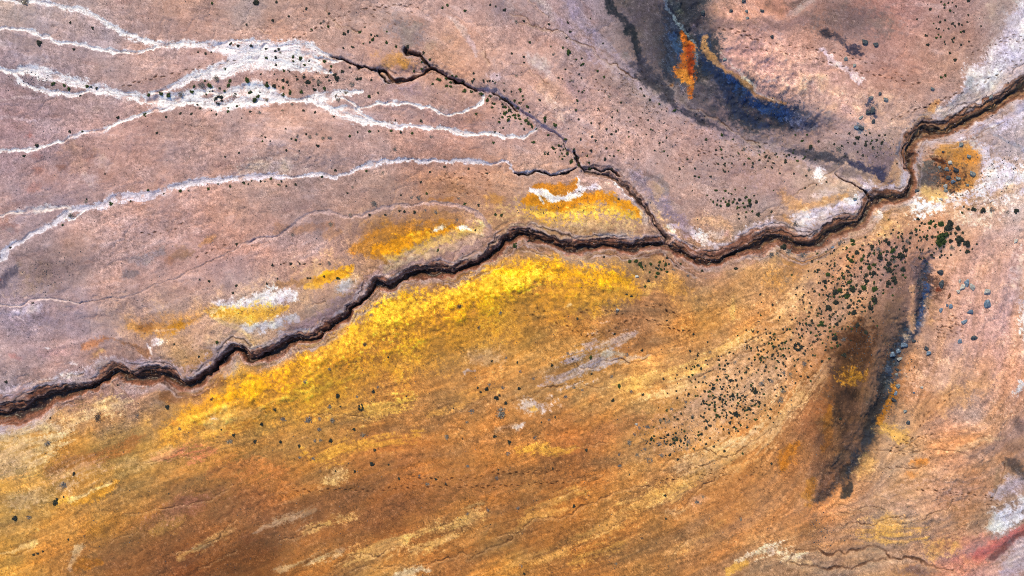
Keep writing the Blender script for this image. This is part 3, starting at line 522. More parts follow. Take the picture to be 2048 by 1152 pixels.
# --- salt-floored washes of the north-west
W = 'fffafa'
channel(tile(0, 0, "-250 20 3,60 8 4,130 20 5,300 20 6,450 50 7,620 70 6,720 110 6,850 180 6,950 240 7,1080 290 9,1200 330 8,1320 350 8,1450 345 9,1600 352 9,1750 372 11,1850 400 14"), W, seed=3)
channel(tile(0, 0, "-250 265 3,0 245 4,150 235 5,270 260 5,380 300 5,480 345 5,560 340 4,700 370 6,850 400 5,1000 415 5,1100 410 3,1230 370 3,1320 352 4"), W, seed=5)
channel(tile(0, 0, "-250 540 6,0 550 6,100 572 8,230 560 12,400 605 14,600 650 12,750 700 12,900 742 11,1050 770 11,1200 800 12,1350 812 13,1500 792 11,1700 785 9,1850 745 10,2000 700 12,2060 690 12"), W, seed=7)
channel(tile(0, 0, "100 590 5,180 660 6,300 710 8,420 740 6,560 750 6,720 730 4"), W, seed=9)
channel(tile(0, 0, "1190 745 4,1320 712 6,1440 662 8,1540 605 9,1680 562 10,1800 530 12,1900 470 16,2048 430 22"), W, seed=11)
channel(tile(0, 0, "1700 372 6,1780 350 6,1850 322 5,1950 330 4,2048 322 4,2170 342 4"), W, seed=13)
channel(tile(0, 0, "1180 808 7,1350 830 8,1500 810 7,1650 835 10,1800 845 11,1920 815 12,2048 815 12"), W, seed=15)
channel(tile(0, 0, "1640 720 3,1720 745 4,1760 740 4"), W, op=.7, seed=16)
channel(tile(1, 0, "-300 380 6,-100 400 14,0 420 26,120 440 26,240 450 24,340 460 20,430 500 14,520 560 9,600 580 5"), W, rill=.3, seed=17)
channel(tile(1, 0, "60 370 6,200 372 7,330 370 12,440 378 10,520 425 6,600 452 4"), W, seed=19)
channel(tile(1, 0, "330 430 8,420 440 8,500 470 6,620 490 5,700 490 4"), W, seed=20)
channel(tile(1, 0, "-60 730 12,60 745 12,160 780 12,300 800 6,420 785 8,520 765 12,620 752 11,720 745 7,830 738 5"), W, seed=21)
channel(tile(1, 0, "-60 820 8,60 820 9,160 800 6"), W, seed=22)
channel(tile(1, 0, "420 790 6,520 830 7,620 885 9,720 925 10,800 955 12,900 980 9,1000 1000 6,1100 1000 7,1180 1022 6,1250 1000 4,1400 1022 5,1500 1030 5,1600 1050 6,1740 1080 5,1900 1070 5,2048 1100 4,2110 1110 4,2180 1070 3,2250 1020 3"), W, seed=23)
channel(tile(1, 0, "600 870 4,720 870 5,820 890 4,900 950 4,960 980 4"), W, seed=25)
channel(tile(1, 0, "520 790 8,620 790 7,720 800 4,790 850 4,840 880 3"), W, seed=26)
channel(tile(1, 0, "800 872 3,900 842 3,1000 822 4,1100 825 5,1220 832 4,1320 860 4,1390 850 3,1450 890 3,1490 920 2,1560 932 2.5,1630 910 2.5,1720 880 3,1790 830 4,1820 770 4"), W, seed=27)
channel(tile(0, 0, "1400 845 4,1250 880 4,1150 900 4,1080 930 4,980 970 4,900 1010 4,840 1042 4,720 1052 3,620 1090 4,500 1130 3,400 1162 3,280 1187 5,180 1200 4,0 1205 4,-250 1220 4"), W, seed=29)
channel(tile(0, 1, "-250 1150 8,0 915 9,50 850 7,150 790 7,280 712 6,400 640 8,480 590 9,560 530 6,700 510 8,830 480 9,930 442 10,1050 425 9,1150 430 10,1290 382 7,1430 337 9,1560 307 9,1740 290 7,1900 275 7,2048 265 7,2200 250 6,2310 265 4,2450 260 4,2510 240 5,2610 250 5,2680 260 5,2770 240 4,2850 200 5,2930 170 7,3030 145 7,3150 135 5,3300 125 6,3430 135 5,3530 140 5,3600 155 4,3650 130 5,3750 140 6,3850 145 5,3930 155 3,4050 135 3,4090 190 4,4110 225 3,4180 235 3,4270 215 3,4350 235 3,4430 235 3,4490 210 2.5,4570 185 2"), 'e4dfe8', seed=31)
channel(tile(0, 1, "-250 600 3,0 575 3,100 545 4,250 527 7,380 512 8,500 500 6,560 520 5"), 'efe2dd', seed=33)
channel(tile(0, 1, "500 600 3,580 595 3,630 560 3,680 525 3"), W, seed=34)
channel(tile(0, 2, "-250 130 2,0 135 2.5,150 145 2.5,250 100 2.5,380 95 2.5,500 100 2.5,640 125 2"), 'e4cdca', op=.8, rill=.2, seed=35)
channel(tile(0, 2, "640 125 1.4,800 97 1.4,1000 70 1.4,1150 20 1.4,1500 -120 1.2,2048 -380 2"), 'b99f9f', op=.5, rill=.2, seed=36)
channel(tile(1, 1, "-60 785 3,0 775 4,170 742 5,280 680 6,380 580 5,550 545 4,680 575 4,820 580 4,950 530 5,1100 500 4,1300 490 4,1450 475 4,1650 505 4,1780 560 4,1850 650 4,1900 700 3"), 'c9aba8', op=.65, rill=.45, seed=37)
channel(tile(0, 0, "1230 790 8,1400 770 12,1560 740 10,1700 700 7"), W, rill=.45, seed=41)
channel(tile(0, 0, "1560 620 8,1700 600 10,1850 560 14,1980 510 14,2060 480 12"), W, rill=.45, seed=42)
channel(tile(1, 0, "-40 500 12,80 500 14,200 510 12,320 540 9,420 555 6"), W, rill=.4, seed=43)
channel(tile(1, 0, "-100 700 8,40 700 7,140 720 6"), W, rill=.4, seed=44)
# pale mud floor of the side valley
channel(tile(1, 0, "1390 545 2,1470 562 3,1560 610 5,1680 670 4.5,1780 712 5,1860 728 7,1930 735 6,2000 790 3,2048 825 3,2118 880 5,2218 950 6,2288 1010 6,2378 1050 4,2448 1110 3,2480 1170 3,2530 1240 3"), 'b9a2aa', op=.9, carve=.35, br=.25, rill=.25, seed=39)

# --- gullies cut through layered mud
STRATA_A = np.array([hexc(c) for c in ('b89e98', 'a27464', '8a5846', '744634', '5f3628', '47281c')])
STRATA_B = np.array([hexc(c) for c in ('b6a09c', '9c735c', '7d533f', '6a4735', '8f6a52', '94724a')])
STRATA_C = np.array([hexc(c) for c in ('c4a79c', 'b08c80', '94705f', '7a5648', '9a786a', 'a5857a')])
def gully(pts, seed, shoulder=1.0, op=1.0, pal=None, ledges=9):
    """pts: x, y, half width, depth (m), offset of the deepest line, 0 = black wet floor .. 1 = brown silt floor"""
    P5 = []
    for p in smooth(pts, 4): P5.append(p)
    R = max(p[2] for p in P5) * 3.6 + 16
    w, D, A, O, E = line_field(P5, R)
    hw, dep, asy, tone = E; hw = hw * (1.10 + .35 * sstep(220, 0, X[w]) + .14 * sstep(1760, 1840, X[w])); dep = dep * (.19 + .12 * sstep(1300, 900, X[w]))
    side = O > 0
    jag = .75 * np.clip(vnoise(A / 70 + 23 * side, A * 0 + seed + 2, seed + 7) - .25, 0, 1) + .36 * vnoise(A / 41 + 57 * side, A * 0 + seed, seed) + .16 * vnoise(A / 13 + 31 * side, A * 0, seed + 1) + .05 * vnoise(A / 4 + 31 * side, A * 0, seed + 8)
    wid = np.maximum(hw * (1 + jag) * np.where(side, 1.3, .95), 1.)
    o = O / wid
    f = np.where(o < asy, (o + 1) / (asy + 1), (1 - o) / (1 - asy))
    thr = vnoise(A / 34, O / 2.1, seed + 2) * .6 + vnoise(A / 12, O / 1.4, seed + 3) * .4
    f = np.clip(f * np.where(o < asy, 1.2, 1.08) + .16 * thr * (f > 0), 0, 1)
    n = 5
    F = np.clip(f * n + .7 * thr + .35 * N_M[w] * (f > .05), 0, n)
    k = np.floor(F); Ft = (k + sstep(.35, .95, F - k)) / n
    Ft = np.where(f > 0, np.minimum(Ft, 1), 0)
    sh = shoulder * sstep(2.6, 1.0, D / np.maximum(hw, 1)) * .22
    HGT[w] += np.where(D < R - 2, -dep * (.8 * Ft + .2 * f) - sh * (1 - f) * dep * .5 - sh * f * dep * .5, 0)
    # slumped, fluted bank outside the walls
    bw = np.maximum(hw * (1.0 + shoulder * (.9 + .9 * vnoise(A / 55 + 13 * side, A * 0 + 2, seed + 9) + .35 * vnoise(A / 17 + 13 * side, A * 0 + 4, seed + 10)) * np.where(side, 1.25, .85)), hw * .8)
    bk = sstep(1.0, .45, D / np.maximum(bw * 1.5, 1.)) * (D < R - 2) * shoulder * np.where(side, 1.1, .7)
    flute = vnoise(A / 5.5, O / 26, seed + 11) * .6 + vnoise(A / 2.6, O / 18, seed + 12) * .4
    lines = vnoise(A / 60, O / 3.2, seed + 13) * .6 + vnoise(A / 24, O / 1.7, seed + 14) * .5
    bc = hexc('8a6254') * (1 - tone[..., None]) + hexc('a5846e') * tone[..., None]
    bc = bc * (1 + .35 * lines + .12 * flute)[..., None]
    COL[w] += (bc - COL[w]) * np.clip(bk * (.55 + .45 * lines + .25 * NMIX[w]) * 1.0, 0, .8)[..., None]
    HGT[w] += bk * (.05 * flute + .07 * lines) - .25 * bk * side
    lev = np.clip(F + .5 * thr, 0, n - .001); li = lev.astype(np.int32); lf = (lev - li)[..., None]
    ca = STRATA_A[li] * (1 - lf) + STRATA_A[li + 1] * lf; cb = STRATA_B[li] * (1 - lf) + STRATA_B[li + 1] * lf
    c = ca * (1 - tone[..., None]) + cb * tone[..., None]
    if pal is not None: c = pal[li] * (1 - lf) + pal[li + 1] * lf
    c = c * (1 + .20 * thr + .10 * N_F[w])[..., None]
    pale = sstep(.35, .8, vnoise(A / 26 + 9, O / 2.0, seed + 4)) * .35 * (f < .75)
    c = c + (hexc('b4a2a6') - c) * pale[..., None] * (1 - .5 * tone[..., None])
    m = sstep(0.0, .16, f) * op * (D < R - 2)
    COL[w] += (c - COL[w]) * m[..., None]
    # broken ledges of harder and softer beds, stepping down towards the floor
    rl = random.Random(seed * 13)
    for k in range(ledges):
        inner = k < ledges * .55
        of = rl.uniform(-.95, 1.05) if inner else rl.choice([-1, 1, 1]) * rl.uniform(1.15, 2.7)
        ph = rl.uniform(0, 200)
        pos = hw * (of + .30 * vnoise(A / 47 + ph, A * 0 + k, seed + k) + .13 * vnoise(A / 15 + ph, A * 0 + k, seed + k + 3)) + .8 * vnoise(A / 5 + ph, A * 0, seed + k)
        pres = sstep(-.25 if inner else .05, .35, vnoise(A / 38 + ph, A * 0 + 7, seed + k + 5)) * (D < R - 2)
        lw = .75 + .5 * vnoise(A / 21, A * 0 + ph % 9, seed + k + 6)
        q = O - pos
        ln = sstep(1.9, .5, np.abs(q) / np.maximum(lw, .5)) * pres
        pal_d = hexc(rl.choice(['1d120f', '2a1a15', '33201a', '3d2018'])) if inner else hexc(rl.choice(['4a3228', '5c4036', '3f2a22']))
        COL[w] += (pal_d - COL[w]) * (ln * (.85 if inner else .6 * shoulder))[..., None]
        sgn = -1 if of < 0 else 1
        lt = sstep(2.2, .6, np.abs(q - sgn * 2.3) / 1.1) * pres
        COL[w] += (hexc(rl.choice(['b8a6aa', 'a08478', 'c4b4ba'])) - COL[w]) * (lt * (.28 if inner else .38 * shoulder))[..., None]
        HGT[w] -= np.where(sgn * q < 0, 1, 0) * pres * sstep(7, 1, np.abs(q)) * .07
    # trickle of wet mud winding along the floor
    off = wid * (asy + .22 * vnoise(A / 14, A * 0 + 3, seed + 5))
    tr = sstep(1.9, .6, np.abs(O - off) / np.maximum(wid * .12, 1.)) * (f > .5) * (D < R - 2)
    COL[w] += (hexc('2a1b16') - COL[w]) * (tr * .8)[..., None]
    HGT[w] -= tr * .12
    WET[w] = np.maximum(WET[w], tr * .8 + .25 * sstep(.8, 1., f) * (D < R - 2))
    # thin pale crust on the lip
    lip = sstep(.30, .06, np.abs(D / wid - 1.10)) * (.55 + .45 * vnoise(A / 15 + 40 * side, A * 0, seed + 6)) * (D < R - 2)
    COL[w] += (hexc('ccc0ca') - COL[w]) * np.clip(lip * .42, 0, 1)[..., None]
MAIN = """-130 855 13 1.6 -.1 0,-60 838 13 1.6 -.2 0,0 826 13 1.6 -.2 0,32 818 14 1.6 -.2 .1,75 796 15 1.6 .1 .1,105 786 13 1.6 0 0,150 778 12 1.5 -.3 0,185 771 13 1.6 -.3 0,207 753 12 1.6 -.4 0,225 740 11 1.8 -.5 0,240 743 12 1.8 -.5 0
262 750 12 1.9 -.6 0,295 748 12 1.9 -.6 0,317 744 12 1.9 -.5 0,337 751 12 1.9 -.4 0,360 766 12 1.8 -.3 0,385 764 12 1.8 -.3 0,412 748 11 1.8 -.3 0,435 726 9 1.8 -.3 0,450 708 9 1.8 -.1 0,470 693 10 1.8 .3 .1
487 700 9 1.8 -.1 0,497 714 9 1.8 -.3 0,512 713 10 1.8 -.4 0,549 700 10 1.8 -.5 0,569 684 10 1.8 -.5 0,594 676 10 1.8 -.5 0,622 678 9 1.8 -.5 0,647 663 9 1.8 -.5 0,667 648 9 1.8 -.5 0,684 636 9 1.8 -.5 0,697 626 8 1.8 -.4 0,697 614 8 1.8 -.3 0
717 604 9 1.8 -.4 0,734 588 8 1.8 -.4 0,744 572 9 1.8 -.2 0,754 563 11 1.6 -.2 0,782 567 11 1.6 -.3 0,807 552 11 1.6 -.4 0,837 541 12 1.7 -.4 0,887 540 12 1.7 -.3 0,907 543 12 1.7 -.2 0,937 531 12 1.7 -.3 0,972 514 12 1.8 -.4 0
999 490 12 1.9 -.3 0,1024 470 13 1.9 -.2 0,1056 466 13 1.9 -.1 0,1089 476 13 1.9 -.1 0,1124 487 12 1.9 -.1 0,1154 492 11 1.9 0 0,1184 490 11 1.9 0 0,1219 486 11 1.9 -.1 0,1261 491 13 1.9 -.1 0,1299 486 11 1.8 -.1 0
1336 483 11 1.8 0 .1,1359 494 12 1.9 .1 .1,1381 510 13 1.9 .2 .1,1406 519 15 1.9 .2 .1,1431 519 15 1.9 .2 .2,1461 508 14 1.8 .1 .3,1494 493 15 1.8 .1 .4,1536 474 16 1.8 .1 .5,1561 469 16 1.8 .1 .6,1586 479 17 1.8 .1 .6,1611 486 17 1.8 .2 .6
1641 476 16 1.8 .2 .6,1666 456 15 1.8 .1 .7,1696 445 13 1.8 .1 .7,1721 440 11 1.7 0 .7,1731 423 9 1.7 0 .7,1741 402 12 1.6 0 .7,1761 391 13 1.6 0 .8,1798 390 10 1.6 -.1 .8,1816 380 8 1.6 -.1 .6,1826 363 6 1.5 0 .6,1824 343 7 1.6 0 .5
1818 325 11 1.7 0 .6,1815 303 15 1.8 -.1 .7,1821 286 14 1.8 -.2 .8,1836 263 15 1.8 -.3 .9,1856 252 15 1.8 -.3 1,1886 255 14 1.8 -.1 .9,1911 250 15 1.8 .1 .8,1941 232 17 1.8 -.3 1,1986 208 14 1.8 0 .9,2011 190 15 1.8 0 .9,2048 165 18 1.8 .1 .9,2130 120 18 1.8 0 .9"""
gully(nums(MAIN.replace("\n", ",")), 5)
SIDE = tile(2, 1, "500 60 1.5 .2 0 .4,560 185 2.5 .5 0 .4,620 212 5 .6 0 .5,720 222 5 .9 -.2 .5,800 238 6 .9 0 .6,870 283 7 1 0 .7,950 352 7 1 0 .8,1010 410 6.5 1 0 .8,1060 470 6.5 1 0 .8,1110 540 6.5 1 0 .8,1150 620 6 1 0 .8,1200 690 6 1.1 0 .8,1262 760 7 1.4 0 .6")
gully(SIDE, 12, .6, pal=STRATA_C, ledges=6)
gully(tile(2, 1, "590 190 2 .3 0 .3,700 195 3 .35 0 .4,800 200 3 .4 0 .4,870 240 2.5 .3 0 .5"), 14, .4, .8)
gully(tile(1, 0, "1205 385 4 .6 -.2 .1,1220 405 6 .8 .2 .1,1290 425 5 .8 -.2 .1,1340 462 4.5 .7 -.2 .2,1375 510 4 .6 0 .2,1392 545 3.5 .4 0 .4"), 16, .5, .85)
gully(tile(1, 0, "600 450 1 .15 0 0,680 472 1.5 .25 0 0,770 516 1.6 .3 0 0,860 532 1.8 .3 0 0,940 556 2 .35 0 0,1030 560 3 .5 -.2 0,1065 605 5 .8 .2 .1,1120 640 5 .9 .2 .1,1160 632 6 .9 .1 .1,1240 625 4 .7 .3 0,1310 590 3.5 .6 .2 0,1390 545 3 .5 0 0,1440 555 2.5 .4 -.3 0,1520 590 2 .35 -.4 0,1640 655 2 .35 .5 0,1760 708 2 .3 .5 0"), 18, .6, .85)
gully(tile(1, 0, "1900 740 1.2 .25 0 0,2000 800 1.8 .3 0 0,2048 835 1.6 .3 0 0,2090 880 1.4 .25 0 0"), 20, .4)
gully(tile(1, 0, "990 560 2 .2 0 .3,1010 620 2 .25 0 .3,1040 655 2 .3 0 .1,1090 660 1.5 .25 0 .1"), 22, .4, .7)
gully(tile(2, 1, "20 235 .9 .15 0 0,130 240 1.1 .2 0 0,200 215 1.2 .25 0 0,300 240 1.1 .2 0 0,420 225 1 .2 0 0,520 185 1 .2 0 0"), 23, .3, .8)
gully(tile(3, 1, "800 375 1.5 .4 0 .5,815 395 3 .6 0 .6,830 420 4 .8 0 .6"), 24, .4)
gully(tile(3, 1, "560 240 1 .15 0 .6,640 300 1.5 .25 0 .6,720 345 1.6 .3 0 .6,795 380 2 .4 0 .6"), 25, .3, .6)

# --- hairline rills
def rill(pts, wd=1.1, dep=.10, dark=.78, col='4a2d1d'):
    pts = smooth([(p[0], p[1], wd) for p in pts], 5)
    w, D, A, O, E = line_field(pts, 14)
    q = O + 2.2 * vnoise(A / 16, A * 0 + pts[0][0] % 7, 28) + 1.0 * vnoise(A / 5, A * 0, 29)
    lw = wd * (1 + .5 * vnoise(A / 22, A * 0, 30))
    m = sstep(1.5, .5, np.abs(q) / np.maximum(lw * .85, .75)) * sstep(14, 11, D) * np.clip(.8 + .5 * vnoise(A / 30, A * 0 + 5, 31), 0, 1) * min(1, .45 + .4 * wd)
    COL[w] += (hexc(col) - COL[w]) * (m * dark)[..., None]
    HGT[w] -= m * dep
    pl = sstep(2.6, 1., np.abs(q - 2.6 * lw) / lw) * sstep(14, 11, D) * .22      # slumped pale edge
    COL[w] += (hexc('ecc99a') - COL[w]) * pl[..., None] * .7
for t_, s_, a_ in [((2, 2), "0 890,130 880,210 840,280 790,360 785,500 765,600 770,680 800,800 785", 1.0), ((2, 2), "500 615,580 630,640 640,720 600,850 570,960 585,1080 570", 1.2),
    ((2, 2), "1640 580,1750 500,1870 430,2048 340", 1.1), ((2, 2), "1740 590,1850 510,2048 440,2200 330", 1.0), ((2, 2), "1200 810,1330 780,1480 720,1600 640", .8), ((2, 2), "1780 700,1850 660,1940 650,2040 560", .7), ((2, 2), "1830 900,1960 850,2048 800,2150 740", .7),
    ((2, 3), "170 690,300 680,430 675,520 630,600 580,680 560,750 520,830 480,960 440,1100 440", 1.2), ((2, 3), "-100 830,60 790,170 690", 1.1), ((2, 3), "440 400,520 370,620 355,700 340", 1.0), ((2, 3), "370 540,420 490,500 470,600 440", .8), ((2, 3), "400 140,520 120,640 100,760 90", .7),
    ((1, 3), "1140 1070,1350 1060,1480 1020,1600 985,1680 970", 1.1), ((1, 3), "640 1040,720 1000,850 960,980 990,1100 930", 1.0), ((1, 3), "1700 1010,1850 940,1980 890,2048 850", 1.0), ((1, 3), "760 1110,860 1080,960 1090,1080 1060", .8), ((1, 3), "180 870,340 840,420 790,560 740,640 730", .9), ((1, 3), "0 760,160 720,240 660", .7),
    ((2, 3), "1290 640,1380 590,1450 500,1530 430,1600 390,1690 330", 1.0), ((2, 3), "1250 230,1420 170,1560 130,1700 200,1850 110,2048 -10", 1.0), ((2, 3), "1200 310,1400 280,1560 240,1720 190", .8), ((2, 3), "520 920,640 860,760 780,900 700", .6), ((2, 3), "1280 980,1360 890,1480 800", .7),
    ((3, 3), "160 1020,220 940,380 940,480 985,560 960,640 975,730 960,820 930,940 960,1000 1020", 2.5), ((3, 3), "170 1030,260 1060,380 1075,480 1105,600 1085,700 1095,800 1060,900 1050,1000 1030,1100 1020,1230 1040,1330 1090,1500 1110", 2.6),
    ((3, 3), "440 780,600 745,740 740,860 750,950 700,1100 690,1180 670", 1.0), ((3, 3), "560 660,620 655,690 668", 1.0), ((3, 3), "570 600,700 612,850 605,960 622", .8), ((3, 3), "940 740,1080 735,1200 700,1330 640,1500 600", .8), ((3, 3), "840 150,980 165,1150 170,1300 140,1440 150,1580 180", .8), ((3, 3), "800 290,960 300,1200 285,1300 270", .8), ((3, 3), "1800 540,1840 440,1880 330,1900 240", .9),
    ((2, 0), "0 100,70 120,150 180,260 230,360 245,420 280,500 320,600 360,660 400,700 460,800 500,900 560,1000 610", 1.0), ((2, 0), "60 185,150 190,260 235", .7), ((2, 0), "0 500,120 540,180 600,300 680", .6), ((2, 0), "130 0,220 80,290 140", .7), ((2, 0), "1400 840,1560 900,1700 960,1850 1080,2000 1130", 1.0),
    ((1, 0), "560 50,600 130,650 180,730 220,800 240", .9), ((1, 0), "1830 410,1845 450,1862 500", 1.4), ((1, 0), "0 230,100 250", .6), ((1, 2), "430 1000,640 1000,860 1030,1000 1050", .8), ((1, 2), "1520 1150,1560 1120,1640 1130", .9), ((1, 2), "440 150,480 120,560 110", 1.3), ((1, 2), "1560 950,1640 980,1800 890", .7),
    ((0, 3), "600 550,660 510,800 440,900 400", .8), ((0, 3), "1000 660,1200 630,1400 600,1600 560,1850 440", .9), ((0, 3), "0 1000,120 990,260 900", .8), ((0, 3), "1400 960,1560 930,1700 860,1880 720", .8), ((0, 3), "1600 1100,1750 1000,1880 950", .8), ((0, 3), "860 900,980 830,1100 800", .6), ((0, 3), "1150 250,1340 215,1500 190", .7),
    ((0, 2), "1130 100,1160 80", .5), ((0, 2), "300 760,480 720,640 690", .6), ((3, 2), "1960 200,1962 100", .1), ((3, 1), "0 590,200 420,440 280,620 150", .5), ((3, 2), "0 1150,150 1020,330 880,440 780", .7), ((3, 2), "30 820,220 760,380 690", .6), ((3, 1), "1400 560,1600 500,1800 470", .6)]:
    rill(tile(t_[0], t_[1], s_), a_)

rb = random.Random(21); GL = smooth(nums(MAIN.replace("\n", ",")), 4)
for k in range(34):
    i = rb.randint(20, len(GL) - 22); a_, b_ = GL[i], GL[i + 2]; sd = rb.choice([-1, 1, 1])
    nx, ny = -(b_[1] - a_[1]), b_[0] - a_[0]; L = math.hypot(nx, ny) + 1e-6; nx, ny = nx / L * sd, ny / L * sd; tx_, ty_ = ny * sd * rb.uniform(-.9, .9), -nx * sd * rb.uniform(-.9, .9)
    ln = rb.uniform(14, 46); r0 = a_[2] * .8
    rill([(a_[0] + nx * (r0 + ln * t) + tx_ * ln * t * t, a_[1] + ny * (r0 + ln * t) + ty_ * ln * t * t) for t in (0, .3, .6, 1)], rb.uniform(.6, 1.3), .10, .6, '5c4034')
# --- tracks: each step pressed into the soft crust
def trail(pts, spacing=11.5, size=1.0, seed=0, wob=1.7, dark=.8):
    r = random.Random(seed); P_ = smooth([(p[0], p[1], 1.) for p in pts], 6)
    acc = 0.; k = 0; prints = []
    for a, b in zip(P_[:-1], P_[1:]):
        L = math.hypot(b[0] - a[0], b[1] - a[1])
        while acc < L:
            t = acc / L; th = math.atan2(b[1] - a[1], b[0] - a[0]); sd = 1 if k % 2 else -1
            prints.append((a[0] + t * (b[0] - a[0]) - math.sin(th) * sd * wob + r.uniform(-.8, .8), a[1] + t * (b[1] - a[1]) + math.cos(th) * sd * wob + r.uniform(-.8, .8), th + r.uniform(-.3, .3) + .18 * sd))
            acc += spacing * r.uniform(.75, 1.25) * (2 if r.random() < .12 else 1); k += 1
        acc -= L
    for x, y, th in prints: footprint(x, y, th, size * r.uniform(.75, 1.2), dark * r.uniform(.45, 1.1))
def footprint(x, y, th, size, dark):
    w = win(x - 7, x + 7, y - 7, y + 7); dx = X[w] - x; dy = Y[w] - y; c, s = math.cos(th), math.sin(th)
    u = (c * dx + s * dy) / (3.7 * size); v = (-s * dx + c * dy) / (1.35 * size); r = np.hypot(u, v)
    m = sstep(1.25, .55, r)
    COL[w] *= 1 - (m * dark)[..., None] * np.array([.85, .95, 1.], np.float32)
    HGT[w] += -.07 * m + .02 * sstep(.5, 0, np.abs(r - 1.6))
TR = [((3, 0), "-120 330,0 345,130 365,280 372,400 390,520 420,640 440,760 485,900 530,1050 590,1200 630"), ((3, 0), "-180 395,0 410,220 445,420 478,560 520,700 565,850 590,1000 630,1130 655,1250 680"), ((2, 0), "1650 230,1800 260,1920 295,2030 330"), ((2, 0), "1780 285,1900 310,1990 350"),
    ((3, 0), "1640 430,1700 410,1780 370,1900 300,2090 290"), ((3, 0), "1000 955,1100 910,1200 880,1330 825,1500 760,1700 670,1850 580,2090 460"), ((3, 0), "1180 880,1300 840,1420 800"), ((3, 0), "1850 350,1950 330,2090 345"),
    ((2, 2), "160 50,205 140,230 180,310 210,390 240,460 225,540 190,650 180,760 180,860 210,960 220"), ((2, 2), "20 185,200 230,350 270,480 330,600 390"), ((2, 2), "600 390,680 355,780 350,850 295,960 240,1080 250,1200 290,1380 350"), ((2, 2), "1080 150,1200 150,1300 210,1360 240"), ((2, 2), "1100 270,1200 300,1350 345,1500 350"),
    ((1, 0), "190 330,350 295,450 240,560 205,640 150,720 110,850 60,1000 45,1200 40,1330 55"), ((1, 0), "880 70,1000 60,1160 30"), ((1, 3), "300 460,480 465,700 455,900 465,1150 440,1300 430,1480 430,1700 430,1900 430,2040 410"), ((2, 3), "0 420,150 405,300 405,450 400"), ((1, 3), "1170 365,1400 360,1650 370,1800 355"), ((1, 3), "1900 320,2040 320,2250 320,2480 305"),
    ((2, 3), "1150 390,1300 375,1480 340,1620 340"), ((2, 3), "1300 310,1450 280,1600 260"), ((0, 0), "990 690,1100 655,1200 630,1330 600"), ((0, 0), "1250 610,1400 590,1560 540,1780 500,1900 460"), ((3, 2), "1240 1110,1300 1000,1400 920,1500 850"), ((3, 3), "1000 160,1120 80,1250 30"), ((3, 3), "1200 470,1350 460,1500 490,1650 500,1800 520"), ((1, 1), "1640 285,1700 280,1780 270,1840 260"), ((0, 1), "1590 910,1650 870,1710 850,1780 825,1850 815"), ((3, 3), "1080 110,1200 60,1330 20"), ((2, 1), "1500 60,1620 70,1760 100"), ((3, 1), "1100 200,1180 250"), ((1, 1), "-900 720,-700 700,-500 590"), ((1, 1), "520 960,360 955,150 975")]
for i, (t_, s_) in enumerate(TR):
    trail(tile(t_[0], t_[1], s_), 11.5 + (i % 3), 1.0 if i % 4 else .9, i, 1.7, .8 if t_ != (1, 3) else .62)
rr = random.Random(11)
for (x0, x1, y0, y1, n_) in [(1190, 1420, 150, 250, 70), (1300, 1560, 250, 330, 60), (1130, 1300, 100, 200, 25), (880, 1000, 340, 390, 30), (1880, 1930, 630, 680, 50), (1780, 1900, 870, 940, 40), (640, 900, 20, 50, 14), (1930, 2040, 90, 150, 16), (1840, 2020, 980, 1010, 16), (1400, 1520, 930, 960, 14)]:
    for _ in range(n_):
        footprint(rr.uniform(x0, x1), rr.uniform(y0, y1), rr.uniform(-.2, 1.0), rr.uniform(.6, 1.0), rr.uniform(.25, .5))

# --- grain of the sand and grit
m_ = sstep(1.1, 2.6, N_F + .8 * GRAIN) * .35
GA = .45 + .75 * sstep(-1.2, 1.4, fbm(X, Y, 55, 3, 58))
COL[:] *= (1 + GA * (.085 * GRAIN + .06 * N_F))[..., None]
COL[:] += (hexc('f0e0d0') - COL) * (m_ * .5 * (COL.mean(-1) > .25))[..., None]
m_ = sstep(1.9, 2.9, -.6 * N_F + 1.0 * rng.standard_normal(X.shape).astype(np.float32)) * .4
COL[:] *= (1 - m_)[..., None]
HGT[:] += .005 * N_F + .004 * GRAIN
COL = np.clip(COL, .02, .985)
LIN = (np.where(COL <= .04045, COL / 12.92, ((COL + .055) / 1.055) ** 2.4) * .80).astype(np.float32)
# ---------------------------------------------------------------- ground mesh
def world_xy(x, y): return (x - 1024) / PXM, (576 - y) / PXM
def ground_z(x, y):
    i = int(np.clip(np.searchsorted(AX, x) - 1, 0, NX - 2)); j = int(np.clip(np.searchsorted(AY, y) - 1, 0, NY - 2))
    fu = (x - AX[i]) / (AX[i + 1] - AX[i]); fv = (y - AY[j]) / (AY[j + 1] - AY[j])
    return float((HGT[j, i] * (1 - fu) + HGT[j, i + 1] * fu) * (1 - fv) + (HGT[j + 1, i] * (1 - fu) + HGT[j + 1, i + 1] * fu) * fv)

def nd(nt, kind, **kw):
    n = nt.nodes.new(kind)
    for k, v in kw.items(): setattr(n, k, v)
    return n
def new_mat(name):
    m = bpy.data.materials.new(name); m.use_nodes = True
    nt = m.node_tree; b = nt.nodes["Principled BSDF"]
    b.inputs["Specular IOR Level"].default_value = .25
    return m, nt, b
def mixc(nt, blend, fac, a, b):
    n = nd(nt, "ShaderNodeMix", data_type='RGBA', blend_type=blend)
    for sock, v in ((n.inputs[0], fac), (n.inputs[6], a), (n.inputs[7], b)):
        if hasattr(v, "is_linked"): nt.links.new(v, sock)
        else: sock.default_value = v
    return n.outputs[2]
def ramp(nt, src, stops):
    r = nd(nt, "ShaderNodeValToRGB"); el = r.color_ramp.elements
    while len(el) < len(stops): el.new(.5)
    for e, (p, c) in zip(el, stops): e.position = p; e.color = tuple(c) + (1,)
    nt.links.new(src, r.inputs[0]); return r.outputs[0]
